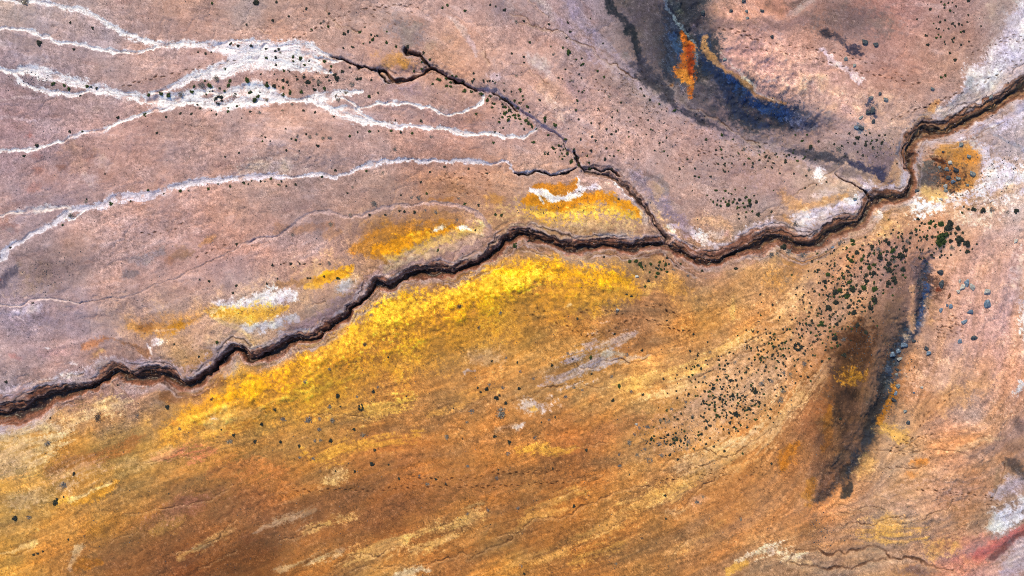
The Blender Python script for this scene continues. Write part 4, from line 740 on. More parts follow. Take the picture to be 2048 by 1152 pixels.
def noise(nt, co, scale, det=4, rough=.6):
    n = nd(nt, "ShaderNodeTexNoise"); n.inputs["Scale"].default_value = scale; n.inputs["Detail"].default_value = det; n.inputs["Roughness"].default_value = rough
    nt.links.new(co, n.inputs["Vector"]); return n.outputs["Fac"]

def ground_material():
    m, nt, b = new_mat("mineral_ground")
    at = nd(nt, "ShaderNodeAttribute", attribute_name="mineral"); wt = nd(nt, "ShaderNodeAttribute", attribute_name="damp")
    co = nd(nt, "ShaderNodeTexCoord").outputs["Object"]
    g1 = noise(nt, co, 9.0, 5, .75); g2 = noise(nt, co, 31.0, 3, .7); g3 = noise(nt, co, 1.3, 4, .6)
    c = mixc(nt, 'MULTIPLY', 1.0, at.outputs["Color"], ramp(nt, g1, [(.30, (.66, .64, .62)), (.5, (1, 1, 1)), (.72, (1.28, 1.27, 1.24))]))
    c = mixc(nt, 'MULTIPLY', .8, c, ramp(nt, g2, [(.32, (.55, .53, .52)), (.48, (1, 1, 1)), (.7, (1.25, 1.25, 1.24))]))
    c = mixc(nt, 'MULTIPLY', .6, c, ramp(nt, g3, [(.3, (.86, .83, .82)), (.5, (1, 1, 1)), (.7, (1.1, 1.1, 1.1))]))
    nt.links.new(c, b.inputs["Base Color"])
    mr = nd(nt, "ShaderNodeMapRange"); mr.inputs["To Min"].default_value = .93; mr.inputs["To Max"].default_value = .35
    nt.links.new(wt.outputs["Fac"], mr.inputs["Value"]); nt.links.new(mr.outputs[0], b.inputs["Roughness"])
    bp = nd(nt, "ShaderNodeBump"); bp.inputs["Strength"].default_value = .5; bp.inputs["Distance"].default_value = .035
    nt.links.new(g1, bp.inputs["Height"]); nt.links.new(bp.outputs[0], b.inputs["Normal"])
    return m
def build_ground():
    me = bpy.data.meshes.new("ground")
    nv = NX * NY; co = np.empty((NY, NX, 3), np.float32)
    co[..., 0] = (X - 1024) / PXM; co[..., 1] = (576 - Y) / PXM; co[..., 2] = HGT
    idx = np.arange(nv, dtype=np.int32).reshape(NY, NX)
    q = np.stack([idx[:-1, :-1], idx[1:, :-1], idx[1:, 1:], idx[:-1, 1:]], -1).reshape(-1)
    nf = (NX - 1) * (NY - 1)
    me.vertices.add(nv); me.vertices.foreach_set("co", co.ravel())
    me.loops.add(nf * 4); me.loops.foreach_set("vertex_index", q)
    me.polygons.add(nf); me.polygons.foreach_set("loop_start", np.arange(0, nf * 4, 4, dtype=np.int32))
    me.polygons.foreach_set("use_smooth", np.ones(nf, bool))
    a = me.attributes.new("mineral", 'FLOAT_COLOR', 'POINT')
    a.data.foreach_set("color", np.concatenate([LIN.reshape(-1, 3), np.ones((nv, 1), np.float32)], 1).ravel())
    d = me.attributes.new("damp", 'FLOAT', 'POINT'); d.data.foreach_set("value", np.clip(WET, 0, 1).ravel().astype(np.float32))
    me.update(); me.validate()
    o = bpy.data.objects.new("ground", me); scene.collection.objects.link(o)
    me.materials.append(ground_material())
    o["kind"] = "structure"; o["label"] = "pink and ochre mineral desert ground cut by dark gullies and white salt washes"; o["category"] = "ground"
    return o
build_ground()

# ---------------------------------------------------------------- plants
def plant_material(name, dark, mid, tip):
    m, nt, b = new_mat(name)
    co = nd(nt, "ShaderNodeTexCoord").outputs["Object"]; oi = nd(nt, "ShaderNodeObjectInfo")
    n1 = noise(nt, co, 3.5, 3, .7)
    c = ramp(nt, n1, [(.30, dark), (.52, mid), (.74, tip)])
    c = mixc(nt, 'MULTIPLY', 1.0, c, ramp(nt, oi.outputs["Random"], [(0, (.7, .72, .75)), (.5, (1, 1, 1)), (1, (1.25, 1.15, .9))]))
    nt.links.new(c, b.inputs["Base Color"]); b.inputs["Roughness"].default_value = .85
    return m
MAT_PLANT = {'g': plant_material("green_leaves", (.010, .020, .006), (.028, .050, .012), (.075, .10, .022)),
             'd': plant_material("dark_leaves", (.008, .010, .009), (.020, .024, .019), (.055, .058, .040)),
             'k': plant_material("dry_twigs", (.07, .06, .055), (.17, .15, .135), (.32, .28, .24)),
             'b': plant_material("brown_twigs", (.06, .035, .022), (.12, .075, .05), (.2, .13, .085))}
def tri_mesh(name, V, F, mat):
    me = bpy.data.meshes.new(name); me.from_pydata(V, [], F); me.update()
    if mat: me.materials.append(mat)
    return me
def dome_shrub(r, V, F, leaves=110, ring=False, lean=.12, ctr=(0, 0, 0), sc=1.0, core=True, cs=1.0):
    """cushion of small leaf blades over an uneven low mound; unit radius"""
    lumps = []
    nl = r.randint(5, 8)
    for k in range(nl):
        a = k / nl * 6.283 + r.uniform(-.4, .4); q = r.uniform(.55, .72) if ring else r.uniform(.15, .62)
        lumps.append((q * math.cos(a), q * math.sin(a), r.uniform(.26, .42) if ring else r.uniform(.30, .52)))
    if not ring: lumps.append((0, 0, .55))
    def put(p): V.append((ctr[0] + p[0] * sc, ctr[1] + p[1] * sc, ctr[2] + p[2] * sc)); return len(V) - 1
    if core:
        for (lx, ly, lr) in lumps:
            lr = lr * cs; top = put((lx, ly, lr * .75)); base = [put((lx + lr * .8 * math.cos(t), ly + lr * .8 * math.sin(t), lr * .1 - .12)) for t in [k * 1.0472 for k in range(6)]]
            mid = [put((lx + lr * .62 * math.cos(t + .5), ly + lr * .62 * math.sin(t + .5), lr * .5)) for t in [k * 1.0472 for k in range(6)]]
            for k in range(6):
                k2 = (k + 1) % 6; F.append((base[k], base[k2], mid[k])); F.append((base[k2], mid[k2], mid[k])); F.append((mid[k], mid[k2], top))
    for _ in range(leaves):
        lx, ly, lr = r.choice(lumps); th = r.uniform(0, 6.283); ph = math.acos(r.uniform(0, 1))
        d = (math.sin(ph) * math.cos(th), math.sin(ph) * math.sin(th), math.cos(ph) * .85)
        p = (lx + d[0] * lr * .75, ly + d[1] * lr * .75, max(0, d[2] * lr * .75)); ln = r.uniform(.16, .34); wv = r.uniform(.035, .075)
        tip = (p[0] + d[0] * ln + r.uniform(-.08, .08), p[1] + d[1] * ln + r.uniform(-.08, .08), p[2] + d[2] * ln + .03)
        s = (-math.sin(th) * wv, math.cos(th) * wv, 0)
        a = put((p[0] + s[0], p[1] + s[1], p[2])); b = put((p[0] - s[0], p[1] - s[1], p[2])); c = put(tip)
        F.append((a, b, c))
SHRUB_MESH = {}
for t_ in 'gdkb':
    for v_ in range(5):
        r = random.Random(ord(t_) * 10 + v_); V, F = [], []
        dome_shrub(r, V, F, 120 if t_ in 'gd' else 100, ring=(v_ == 4), core=True, cs=1.0 if t_ in 'gd' else .62)
        SHRUB_MESH[t_, v_] = tri_mesh("shrub_leaves", V, F, MAT_PLANT[t_])

SHRUBS = {(0, 0): """208 25 10 k,325 352 6.5,595 398 4,742 222 4,567 183 3,2035 15 7,1688 18 3 g,1963 190 3,932 263 3 k,425 670 5 g,510 685 4 g,548 707 4 g,692 684 4 g,760 700 3,722 690 2.5,637 765 3,1180 755 4.5 g,1278 748 5.5 g,1337 755 5.5 g,1520 727 6 g,1548 690 4 g,1610 680 8 k,1672 680 6 g,1730 630 8 k,1838 645 5 g,1825 680 5 g,1975 640 6 g,1742 795 9 o,1870 768 4 k,1993 738 5 g,2030 795 6 g,1930 745 3 k,1793 542 3.5 g,1150 917 5 g,950 942 4,568 1054 4,1255 1064 3,1437 905 3,1527 908 3,1328 935 3,1730 915 3,1830 890 4 g,1895 853 3 g,2005 895 3,1840 345 4,1900 365 4,2003 358 4,1635 420 3,1575 410 2.5,1680 410 2,782 935 3 k,668 1053 2.5 g,1940 950 2,1440 745 7 k""",
(1, 0): """5 12 6,165 15 3,405 70 3,263 130 3,132 158 4,583 108 3,580 213 4 g,443 237 3 g,520 187 2.5,540 175 4 k,830 258 5 g,930 315 4.5 g,1040 340 4 g,1120 370 4 g,705 270 4,735 252 3,1490 52 3 g,1530 32 3 g,1670 75 4 g,1990 78 4,1875 35 2.5,1918 47 2.5,697 387 2.5,775 377 2.5,80 458 4 g,155 458 4,180 395 4,75 387 3.5,150 403 3,193 417 4 k,295 453 3.5 g,352 465 5.5 g,297 488 3 g,548 491 5.5 g,385 520 3.5 g,420 485 3,600 532 4 g,155 515 3,220 565 3.5 g,378 610 4,215 640 4,247 655 4,455 630 5 k,500 650 6 k,410 650 6,632 600 5,645 625 6,585 640 3,690 570 4,82 678 6 g,142 683 5.5,212 697 3 g,355 733 4.5 g,270 738 5 g,465 713 5,548 703 4.5 g,718 735 6 k,908 771 4.5 g,770 680 6 k,812 635 4,835 630 4,925 640 3,215 757 4 g,10 770 4.5 g,80 795 4 k,745 535 3,978 747 2.5,1388 470 3.5 g,1325 542 3.5 g,1320 490 3 g,1210 370 4,1340 420 4,1255 560 3 g,1465 635 5 g,1450 630 4 g,1520 625 4.5 g,1555 657 4 g,1525 688 4 g,1555 692 4.5 g,1413 672 3 g,1670 730 5 g,1720 735 4.5 g,1800 748 5 g,1875 765 4.5 g,1845 800 5 g,1905 830 4 g,1990 850 4.5 g,1985 905 6 g,1945 975 4 g,2020 960 4.5 g,1970 940 4 g,2030 880 5 g,1890 860 3 g,1730 650 3,1870 650 3,1745 635 2.5,1820 645 2.5,1570 597 3.5 g,1600 605 3 g,1650 640 3,753 1092 3.5 g,815 1060 3,910 1055 3 g,983 1050 2.5,1083 1050 3 g,1160 1060 3,1250 1070 4 g,250 1070 3 k,435 1100 5 k,545 1110 5 k,590 1110 5 k,490 1080 4 k,338 1095 4 k,285 835 4 k,210 885 4 k,475 900 3,380 885 3,1320 967 3,1115 963 2.5,625 935 2.5,640 765 5 k,660 800 5 k,1400 1095 4 k,30 905 5 k""",
(2, 0): """458 415 7 g,140 337 3 g,330 435 4 k,557 515 3.5 g,737 612 3.5 g,520 805 3.5 g,68 718 4 g,35 168 4.5 k,445 185 3,295 195 2.5,1305 877 4.5 g,1690 1072 4.5 g,1562 1110 4 g,1033 705 3,1060 762 3,480 640 4.5 k,30 610 4 k,780 765 4 k,1105 795 3,15 920 5 g,55 925 5 g,60 955 4 g,25 945 4 g,110 965 5 g,130 985 5 g,160 1010 4.5 g,195 1030 4 g,265 945 5 g,265 970 4 g,340 1000 5 g,75 990 3 g,170 1140 4 g,290 1075 3 g,430 1110 4 g,60 820 3 g,120 850 3 g,20 800 3 g,90 800 2.5 g,85 770 2.5 g""",
(3, 0): """1567 250 4,1530 190 3.5,1480 188 4,1595 8 4.5,1455 426 3.5,1493 482 4.5,1283 357 4,1270 280 3,1383 172 3,1487 335 3,1410 62 2.5,1440 25 2.5,1470 25 2.5,1303 68 3,1598 122 2.5,1485 100 2,1548 357 2.5,1493 300 2.5,1383 622 3 g,1413 608 3 g,1500 52 2.5,1385 15 2.5,1365 128 2,1420 160 2,1353 222 2,1410 240 2,722 1103 6,288 1117 4 g,422 1125 3,870 1120 3.5,910 1140 4,700 1145 4,935 1080 2.5,890 1085 2.5,815 1062 2.5,235 1068 2.5 g,330 1068 3 g,540 1148 3,565 1060 2""",
(0, 1): """190 95 4,298 12 4.5,493 645 3 g,1190 370 3 g,1447 380 4.5 g,1512 375 2.5,1672 362 4 g,1845 340 3.5 g,1960 320 3 g,1993 325 2.5,890 485 5 g,690 440 2.5,685 462 4 k,1908 806 4,855 245 2.5,1857 160 3 k,1330 122 3 k,560 570 7 k,78 830 3.5,1055 460 2.5,1315 400 2.5,1685 1097 3,1610 1085 2.5,1900 1133 3,1925 75 2.5,1810 105 2.5""",
(1, 1): """80 305 4 k,128 282 3 g,190 330 3.5 g,252 340 3,320 328 3.5,210 300 2.5,45 302 2.5,503 22 4.5,250 55 3,355 60 2,885 215 3 g,1018 230 4 k,778 350 4.5 k,637 210 3.5,527 265 3 g,1115 45 5 k,1160 410 2.5,1245 430 4 k,1303 432 6 k,1365 400 3.5 g,1670 480 3 g,1620 435 3.5 k,1780 492 3,1915 565 3 g,1960 568 3.5 g,1152 538 3,1190 540 3,1270 545 4,1355 530 4 k,1440 545 4 k,760 570 5 k,950 480 7 k,1612 610 5 k,405 960 3.5,290 960 4,147 973 3.5,360 957 2.5,525 960 4 k,590 955 4.5 k,215 965 2,600 640 5 k,535 380 3 k,1035 567 2.5,910 567 3,735 393 2.5,1457 850 3.5 g,1755 690 2.5,105 1118 3,1850 235 2.5,1320 305 3,300 730 4 k,390 890 3 k""",
(2, 1): """330 30 5 g,430 30 7 g,445 70 5 g,475 135 6.5 g,400 70 3 g,505 100 3.5,540 157 4 g,500 40 3,380 5 4 g,635 48 3.5,750 115 4.5,1207 55 3.5 k,605 90 3 g,620 140 2.5 g,625 185 4 g,260 65 4 k,1995 12 3.5,2040 95 3,1935 150 3,1865 40 5 k,1985 55 5 k,1680 40 3 g,1640 367 4 g,1720 370 3.5 g,1738 478 5 g,1765 395 2.5 g,1830 440 4,1908 450 4 g,1915 480 4,1965 460 3.5,1980 560 4.5,1885 540 3 g,1935 535 3 g,1815 505 3 g,1885 420 3 g,1945 410 2.5,1650 480 3 g,1620 455 3 g,1680 490 3 g,1720 460 3 g,1780 460 3 g,1810 470 3,1870 500 2.5 g,1820 560 2.5,1825 595 2.5,1880 580 2,1570 405 2.5 g,1600 440 2 g,1700 430 2.5 g,1790 440 2.5,1860 470 2.5 g,1450 370 2,1800 1000 5,1535 1015 4,1358 957 3.5 g,1020 965 5 g,1110 960 5 g,1040 985 4 g,1165 1030 5 g,1185 945 4 g,1230 965 5 g,1195 1005 3.5 g,1150 1060 3 g,1100 1025 3 g,1240 1020 3 g,1290 1005 4 k,940 940 6 g,990 940 5 g,735 905 3.5,135 775 3.5,20 805 6 g,1090 1095 3,1065 1140 3.5 g,1250 910 3,1410 1055 4 k,1495 600 2,855 440 2.5,540 380 3.5 k""",
(3, 1): """157 138 4.5,355 18 5.5,575 38 7 k,785 10 4,765 90 3,722 60 2.5,900 35 4 k,222 232 2.5,318 247 2.5,310 350 3,478 300 2.5,365 255 3 k,505 262 2.5 k,345 205 5 k,398 322 2,100 200 2.5 k,40 538 3,235 630 4 k,150 820 6,45 885 5 k,300 885 6 k,85 880 4 k,190 860 5 k,1975 535 4.5,1909 545 3.5 k,1780 525 5 k""",
(0, 2): """1330 955 6,772 1040 10 b,1755 430 4 g,1390 450 2.5,1590 550 3.5,375 1047 2.5,1085 1025 5 k,28 755 4,95 705 3 k,210 700 3 k,925 780 2.5,270 120 2.5,1873 40 3,1430 1130 4 k,1775 1130 2.5,1700 890 5 b""",
(1, 2): """845 950 6.5 o,662 857 5.5,945 827 4.5,980 787 4 k,815 865 3.5 k,1925 880 6,1945 860 3,1845 810 5,1865 770 4 k,1975 795 4.5 k,1797 833 2.5,1773 800 2.5,1997 923 4,1725 988 6.5 k,1960 1005 13 k,1640 980 3 k,1685 1075 4 k,228 1045 6 k,425 1050 8 k,615 1050 6 k,515 1040 4 k,45 1085 4.5,160 965 3,785 1125 4,510 1125 5 k,410 740 4.5 k,600 640 4 k,690 1080 3 k,1060 550 2.5,1780 312 4.5 b,1635 145 6 b,1955 195 4.5 k,880 450 5 b,2000 555 3.5 k,1885 583 2.5,595 945 5 k,1205 865 2,682 943 2,1580 965 2""",
(2, 2): """1785 1003 6,1760 860 5,1607 800 5,1608 772 3,1730 605 3.5,1785 595 4 k,1588 515 4 k,1945 830 4.5,1895 965 4,1615 975 4 g,1640 1015 5 g,1660 885 4,1675 805 3,1540 825 4,1410 845 3.5,1580 665 3,1990 762 4 k,1770 1110 3.5,1585 1100 3.5,1735 1075 4,1845 967 3,1975 913 3.5,2015 935 3,1912 898 2.5,1745 740 5,1715 715 3.5,1835 720 3,1385 910 4 k,1272 965 4 k,1235 1053 6 p,1183 1050 5 k,1085 1105 5 k,1018 1115 4 k,1555 1065 3,1525 1030 3,1437 1020 4 k,1310 820 2.5,1250 845 3 k,1465 730 2.5,1540 712 4 k,1495 620 4 k,1555 580 2,1475 570 2,630 552 4.5 g,862 785 5 g,812 900 4.5,55 803 4,60 665 4 k,170 720 4.5 k,447 520 3.5 k,820 367 3,785 328 3 k,840 320 3 k,830 185 4.5 k,925 535 4 k,1045 500 4,1085 510 3 k,495 797 5 k,430 875 5 k,565 820 4 k,320 615 3,485 567 2,42 593 2.5,295 1060 4 k,345 1035 2.5,232 1075 2,520 245 3,950 65 3,915 50 2.5,1240 260 2.5,1370 343 2.5,250 565 3 k,800 715 4 k,955 830 4 k,640 690 2.5""",
(3, 2): """548 35 5,590 20 4,645 60 5,697 22 4,565 118 4.5,500 160 4.5,865 100 5.5,720 297 4.5,563 290 4,548 403 5,243 473 6.5 o,275 330 3.5,372 430 3.5,437 290 5 g,455 300 3.5 g,250 372 3,390 383 3 g,423 372 3,787 352 4,605 535 4,850 267 2.5,828 240 2.5,695 200 4.5,660 205 3,755 190 3,775 155 3.5,830 165 4,718 155 3,655 150 3.5,560 465 3.5 g,515 480 2.5 g,495 567 3 g,182 543 3 k,300 575 3 k,320 485 2,310 245 2,360 270 2,570 225 2.5 g,610 225 2 g,540 205 2.5,108 820 4 k,25 745 4 k,125 610 2.5,95 565 3 k,610 410 4 k,675 100 3,720 130 2.5,745 110 2.5,820 125 3,845 190 2.5,600 325 2.5 g,670 420 2.5,190 400 2.5 k,50 470 3,50 620 3 k,175 690 4 k,130 680 4 k,290 610 4 k,300 680 3 k,65 970 2.5 k,95 890 5 k""",
(0, 3): """365 95 7 k,585 338 4,500 430 8 k,425 575 6.5,440 545 3.5,100 695 7,215 690 5 k,540 862 3,680 828 4 b,2040 75 5,1870 22 4,1840 75 7 k,500 523 2.5,245 995 3,280 985 3,325 965 2.5,1345 497 2,370 245 3 k""",
(1, 3): """600 65 5,355 105 4,200 75 3.5,475 65 4 k,520 60 4 k,930 255 5.5,793 310 3.5,853 22 5.5 k,950 148 3,1910 35 4.5,2030 80 6,1525 40 5 k,1695 268 4 k,1145 370 3,1310 345 4 k,1440 370 3,1520 407 2.5,1930 360 5 k,1370 410 5 k,465 205 5 k,518 307 3 k,1855 615 6 k,1690 645 4 k,1940 293 2,1650 55 2,2015 170 5 k,1065 258 2.5,640 308 2,355 195 4 k""",
(2, 3): """185 45 5 k,595 145 3.5 o,498 598 4,1227 508 3.5,1100 230 6 p,935 80 6 k,860 275 6 k,980 15 4 k,1293 85 4,1395 130 4 k,1262 178 3.5,1325 215 3,1000 185 5 k,1175 90 5 k,1065 135 4 k,1195 185 5 k,1405 70 5 k,1380 55 3,1480 560 6 k,1525 515 4 k,1040 850 4 b,1763 808 3 k,1825 695 4 k,835 1060 3.5 k,65 1075 4 p,45 600 4 k,95 1135 3,940 342 2,325 292 2.5,1690 145 3,1510 12 4,1730 5 3,1230 690 2.5,855 180 4 k"""}
# the thicket, read at a larger scale: 5.12 to the unit from (1580, 400)
THICKET = """1555 360 8 g,1570 430 9 g,1530 420 7 g,1620 285 7,1640 240 6.5,1540 243 5.5 g,1718 292 4.5,1598 353 5,1735 410 7,1812 445 7,1820 523 4.5,1973 108 5,1870 95 4,1890 105 3.5,1760 132 3 g,1820 92 2.5,1775 70 2.5,1155 575 6.5,1205 512 4.5,1065 515 5 g,937 583 4.5,855 475 4.5,695 537 4.5,640 615 4.5 g,1027 645 4.5,1045 715 5.5,1185 710 4.5,1187 765 3.5 g,1005 695 3.5,885 660 4 g,830 683 4.5 g,745 695 4,750 605 4 g,770 567 3.5 g,830 547 3.5,875 547 3.5 g,655 415 4 g,665 450 4 g,790 375 3,605 683 3,615 590 2.5,660 577 3 g,625 835 4.5 g,565 793 3.5 g,410 765 4.5 g,375 835 4.5,490 940 5.5,530 925 4.5 g,600 980 5.5 g,660 930 4.5,775 905 5.5 g,880 915 5.5 g,880 1030 6,830 1110 5.5,415 1105 5.5,490 1055 4.5,410 985 3.5,318 973 3 g,357 970 2.5,620 1095 4,560 1110 3,645 880 3,740 940 4,810 830 4.5,885 745 4.5,805 765 4,640 765 3.5 g,1030 850 5,1090 815 5.5,1110 840 4,1025 885 3.5,980 955 2.5 g,920 960 2.5,705 875 3,885 845 3 g,975 760 3,950 820 3,1110 750 2.5,1080 755 2.5,1015 440 4,990 410 4,1310 195 3.5,1290 300 3.5 g,1245 335 3.5,1040 340 2.5,1055 305 2.5,1440 225 4 g,1425 240 4 g,1465 215 3 g,1480 265 3.5 g,1465 380 3.5,1410 400 3,1380 375 3,1410 365 3 g,1355 410 2.5,1330 415 2,1160 390 2.5,1155 345 2.5,1245 385 3,1695 340 3.5,1645 345 3,1650 415 4,1770 335 3,1730 460 3.5,1750 515 2.5,1665 480 5 k,1910 450 2.5,1870 500 2.5,1490 560 3.5,1580 560 3,1605 560 2.5,1570 520 2.5,1635 590 2.5,1665 560 2.5,1505 535 2,1450 515 2,1440 490 2,1470 455 2,1350 235 2.5,1380 245 2.5,1330 265 2.5,1210 415 4 k,1240 440 3.5,1180 475 3,1100 480 3,1005 525 3.5,945 545 3 g,920 500 4 k,1000 560 3,1060 575 3 g,1095 580 3,1090 625 4 k,1130 665 2.5,1215 570 2.5,1085 710 3,985 690 2.5,540 595 3,540 435 5 k"""
plants = []
for (tx, ty), s_ in SHRUBS.items():
    for p in s_.split(","):
        f = p.split(); plants.append([512 * tx + float(f[0]) / 4, 288 * ty + float(f[1]) / 4, float(f[2]), f[3] if len(f) > 3 else 'd'])
for p in THICKET.split(","):
    f = p.split(); plants.append([1580 + float(f[0]) / 5.12, 400 + float(f[1]) / 5.12, float(f[2]), f[3] if len(f) > 3 else 'd'])
# where each plant can be found
PLACES = [(90, 30, "the topmost white wash"), (110, 85, "the second white wash"), (330, 20, "the top edge of the pink plain"), (140, 175, "the grey loop of the widest wash"), (310, 188, "the meeting of the white washes"), (420, 170, "the pinched waist between white braids"), (480, 100, "the northern white braids"),
    (250, 235, "the lower white side wash"), (420, 225, "the pink flat under the white braids"), (540, 115, "the eastern white braids"), (600, 155, "the tuft patch between white braids"), (660, 165, "the mud tongue east of the braids"), (650, 60, "the sloping footprint trail"), (760, 75, "the grey stain near the top"), (640, 265, "the pink flat under the long wash"), (780, 265, "the south side of the long wash"),
    (820, 125, "the forked black rill"), (890, 160, "the bank under the forked rill"), (960, 195, "the bend of the mauve channel"), (1010, 230, "the green bank by the mauve channel"), (1060, 240, "the lower mauve channel"), (1000, 20, "the grey gravel at the top"), (1140, 110, "the cracked track beside the black ribbon"), (1200, 170, "the trampled pink slope"), (1400, 230, "the mauve track below the orange streak"),
    (1900, 30, "the brown plain in the top corner"), (1900, 100, "the brown plain near white flats"), (1700, 275, "the speckled ground below the blue scree"), (1600, 285, "the mauve track below the blue scree"), (1750, 300, "the dark hollow near the gully bend"), (1610, 340, "the pale plain above the white shelf"),
    (60, 310, "the reddish stain at the left"), (120, 420, "the fork of the southern wash"), (240, 405, "the rising part of the southern wash"), (430, 375, "the middle of the southern wash"), (570, 370, "the dip of the southern wash"), (740, 345, "the arch of the southern wash"), (460, 500, "the brown smudges on the pink plain"), (640, 300, "the plain above the southern wash"), (830, 395, "the curved mauve thread"), (830, 425, "the top of the orange lens"), (610, 530, "the pink plain above the yellow streak"), (970, 425, "the pink saddle east of the orange lens"), (920, 445, "the pale tip of the orange lens"),
    (1130, 310, "the green head of the brown side gully"), (1180, 325, "the top of the brown side gully"), (1320, 310, "the plain right of the side gully"), (1460, 395, "the small green patch on the plain"), (1480, 410, "the right half of the green patch"), (1520, 310, "the mauve gravel of the plain"), (1150, 400, "the white and orange pond"), (1030, 490, "the gully bank by the yellow slope"), (1310, 540, "the dark bank under the gully"), (1450, 545, "the gully bend above ochre ground"), (1300, 530, "the green seep under the gully"), (1580, 500, "the south bank of the wide gully"),
    (440, 690, "the bank above the gully hook"), (30, 760, "the bank at the left edge"), (340, 815, "the brown hollow under the gully"), (180, 835, "the pale slope at the left"), (620, 760, "the lower edge of the yellow slope"), (720, 790, "the ochre flat under the yellow slope"), (560, 835, "the orange flat in the lower left"), (680, 845, "the tufted ochre strip"), (930, 640, "the right end of the yellow slope"), (990, 770, "the dark tufts on brown ochre"), (1000, 830, "the large grey tufts on ochre"), (1000, 700, "the pale scald on ochre"), (1210, 640, "the dotted trail on ochre"), (1220, 700, "the chalky scald"), (1150, 790, "the ochre south of the scald"), (1250, 790, "the lone bushes east of the scald"), (1080, 740, "the left of the scald"),
    (1440, 710, "the upper edge of the lower scrub"), (1460, 760, "the top of the lower scrub"), (1390, 800, "the left of the lower scrub"), (1450, 830, "the heart of the lower scrub"), (1510, 800, "the right of the lower scrub"), (1340, 840, "the ring tufts beside the lower scrub"), (1340, 885, "the gravelly foot of the lower scrub"), (1290, 905, "the tufted foot of the lower scrub"), (1400, 880, "the last bushes of the lower scrub"), (1540, 700, "the stony gap between both scrubs"), (1570, 760, "the grey tufts near the brown stain"),
    (1600, 640, "the lower left of the thicket"), (1670, 590, "the left of the thicket"), (1720, 580, "the lower middle of the thicket"), (1740, 610, "the foot of the thicket"), (1670, 650, "the tail of the thicket"), (1700, 680, "the tail above the brown stain"), (1700, 545, "the left middle of the thicket"), (1740, 530, "the middle of the thicket"), (1790, 510, "the heart of the thicket"), (1800, 545, "the right middle of the thicket"), (1720, 490, "the upper left of the thicket"), (1790, 475, "the upper middle of the thicket"), (1850, 450, "the upper right of the thicket"), (1885, 480, "the black clump of the thicket"), (1920, 490, "the right end of the thicket"), (1895, 505, "the foot of the black clump"), (1945, 420, "the pale flat above the thicket"), (1660, 560, "the outer rim of the thicket"),
    (80, 890, "the chalky slope in the lower left"), (130, 970, "the lilac patch in the lower left"), (60, 1040, "the left edge of streaked ochre"), (150, 1080, "the streaked ochre corner"), (470, 880, "the orange ground in the lower left"), (640, 885, "the brown streaks in the lower middle"), (720, 920, "the yellow streak in the lower middle"), (830, 960, "the long trail in the lower middle"), (900, 880, "the right of the lower middle"), (1010, 885, "the brown ochre by the bright streak"), (960, 1020, "the pale streak near the bottom"), (1150, 1000, "the hairline rill near the bottom"), (1280, 1000, "the streak left of the sandy slope"), (1390, 1000, "the grey scuff on the sandy slope"), (1470, 1050, "the sandy slope near the bottom right"), (1230, 1120, "the bottom edge"), (1450, 880, "the sandy run below the scrub")]
ORD = "first second third fourth fifth sixth seventh eighth ninth tenth eleventh twelfth thirteenth fourteenth fifteenth sixteenth seventeenth eighteenth nineteenth twentieth".split()
NOUN = {'g': ("shrub", "dark green shrub"), 'd': ("cushion_shrub", "blackish cushion shrub"), 'k': ("dry_tuft", "grey dry tuft"), 'b': ("dry_bush", "brown dry bush"), 'o': ("ring_shrub", "ring-shaped black shrub"), 'p': ("ring_tuft", "ring-shaped grey tuft")}
def place_of(x, y): return min(PLACES, key=lambda q: (q[0] - x) ** 2 + (q[1] - y) ** 2)[2]
big = [p for p in plants if p[3] in 'kbp' and p[2] >= 3.5]
leafy = sorted([p for p in plants if p[3] in 'gdo'], key=lambda p: -p[2])
big += leafy[:300]
rest = leafy[300:] + [p for p in plants if p[3] in 'kbp' and p[2] < 3.5]
by = {}
for p in big: by.setdefault((place_of(p[0], p[1]), p[3]), []).append(p)
for (pl, t_), ps in by.items():
    ps.sort(key=lambda p: p[0])
    smallest, largest = min(q[2] for q in ps), max(q[2] for q in ps)
    for k, (x, y, rad, _) in enumerate(ps):
        r = random.Random(int(x * 31 + y * 17)); base = {'o': 'd', 'p': 'k'}.get(t_, t_); ring = t_ in 'op'
        o = bpy.data.objects.new(NOUN[t_][0], SHRUB_MESH[base, 4 if ring else r.randint(0, 3)]); scene.collection.objects.link(o)
        wx, wy = world_xy(x, y); R_ = rad / PXM * (1.5 if x > 1500 and y > 400 else 1.12)
        o.location = (wx, wy, ground_z(x, y) - .02); o.rotation_euler = (0, 0, r.uniform(0, 6.28)); o.scale = (R_ * r.uniform(.9, 1.15), R_ * r.uniform(.9, 1.15), R_ * r.uniform(.7, 1.0))
        look = NOUN[t_][1]; size = "large " if rad >= 6 else ("small " if rad <= 3.2 else "")
        if len(ps) == 1: lab = f"{size}{look} by {pl}"
        else: lab = f"{size}{look}, {ORD[k]} from left by {pl}"
        o["label"] = lab; o["category"] = "tuft" if t_ in 'kp' else "shrub"; o["group"] = ("dry tufts" if t_ in 'kp' else "shrubs") + " scattered over the mineral ground"
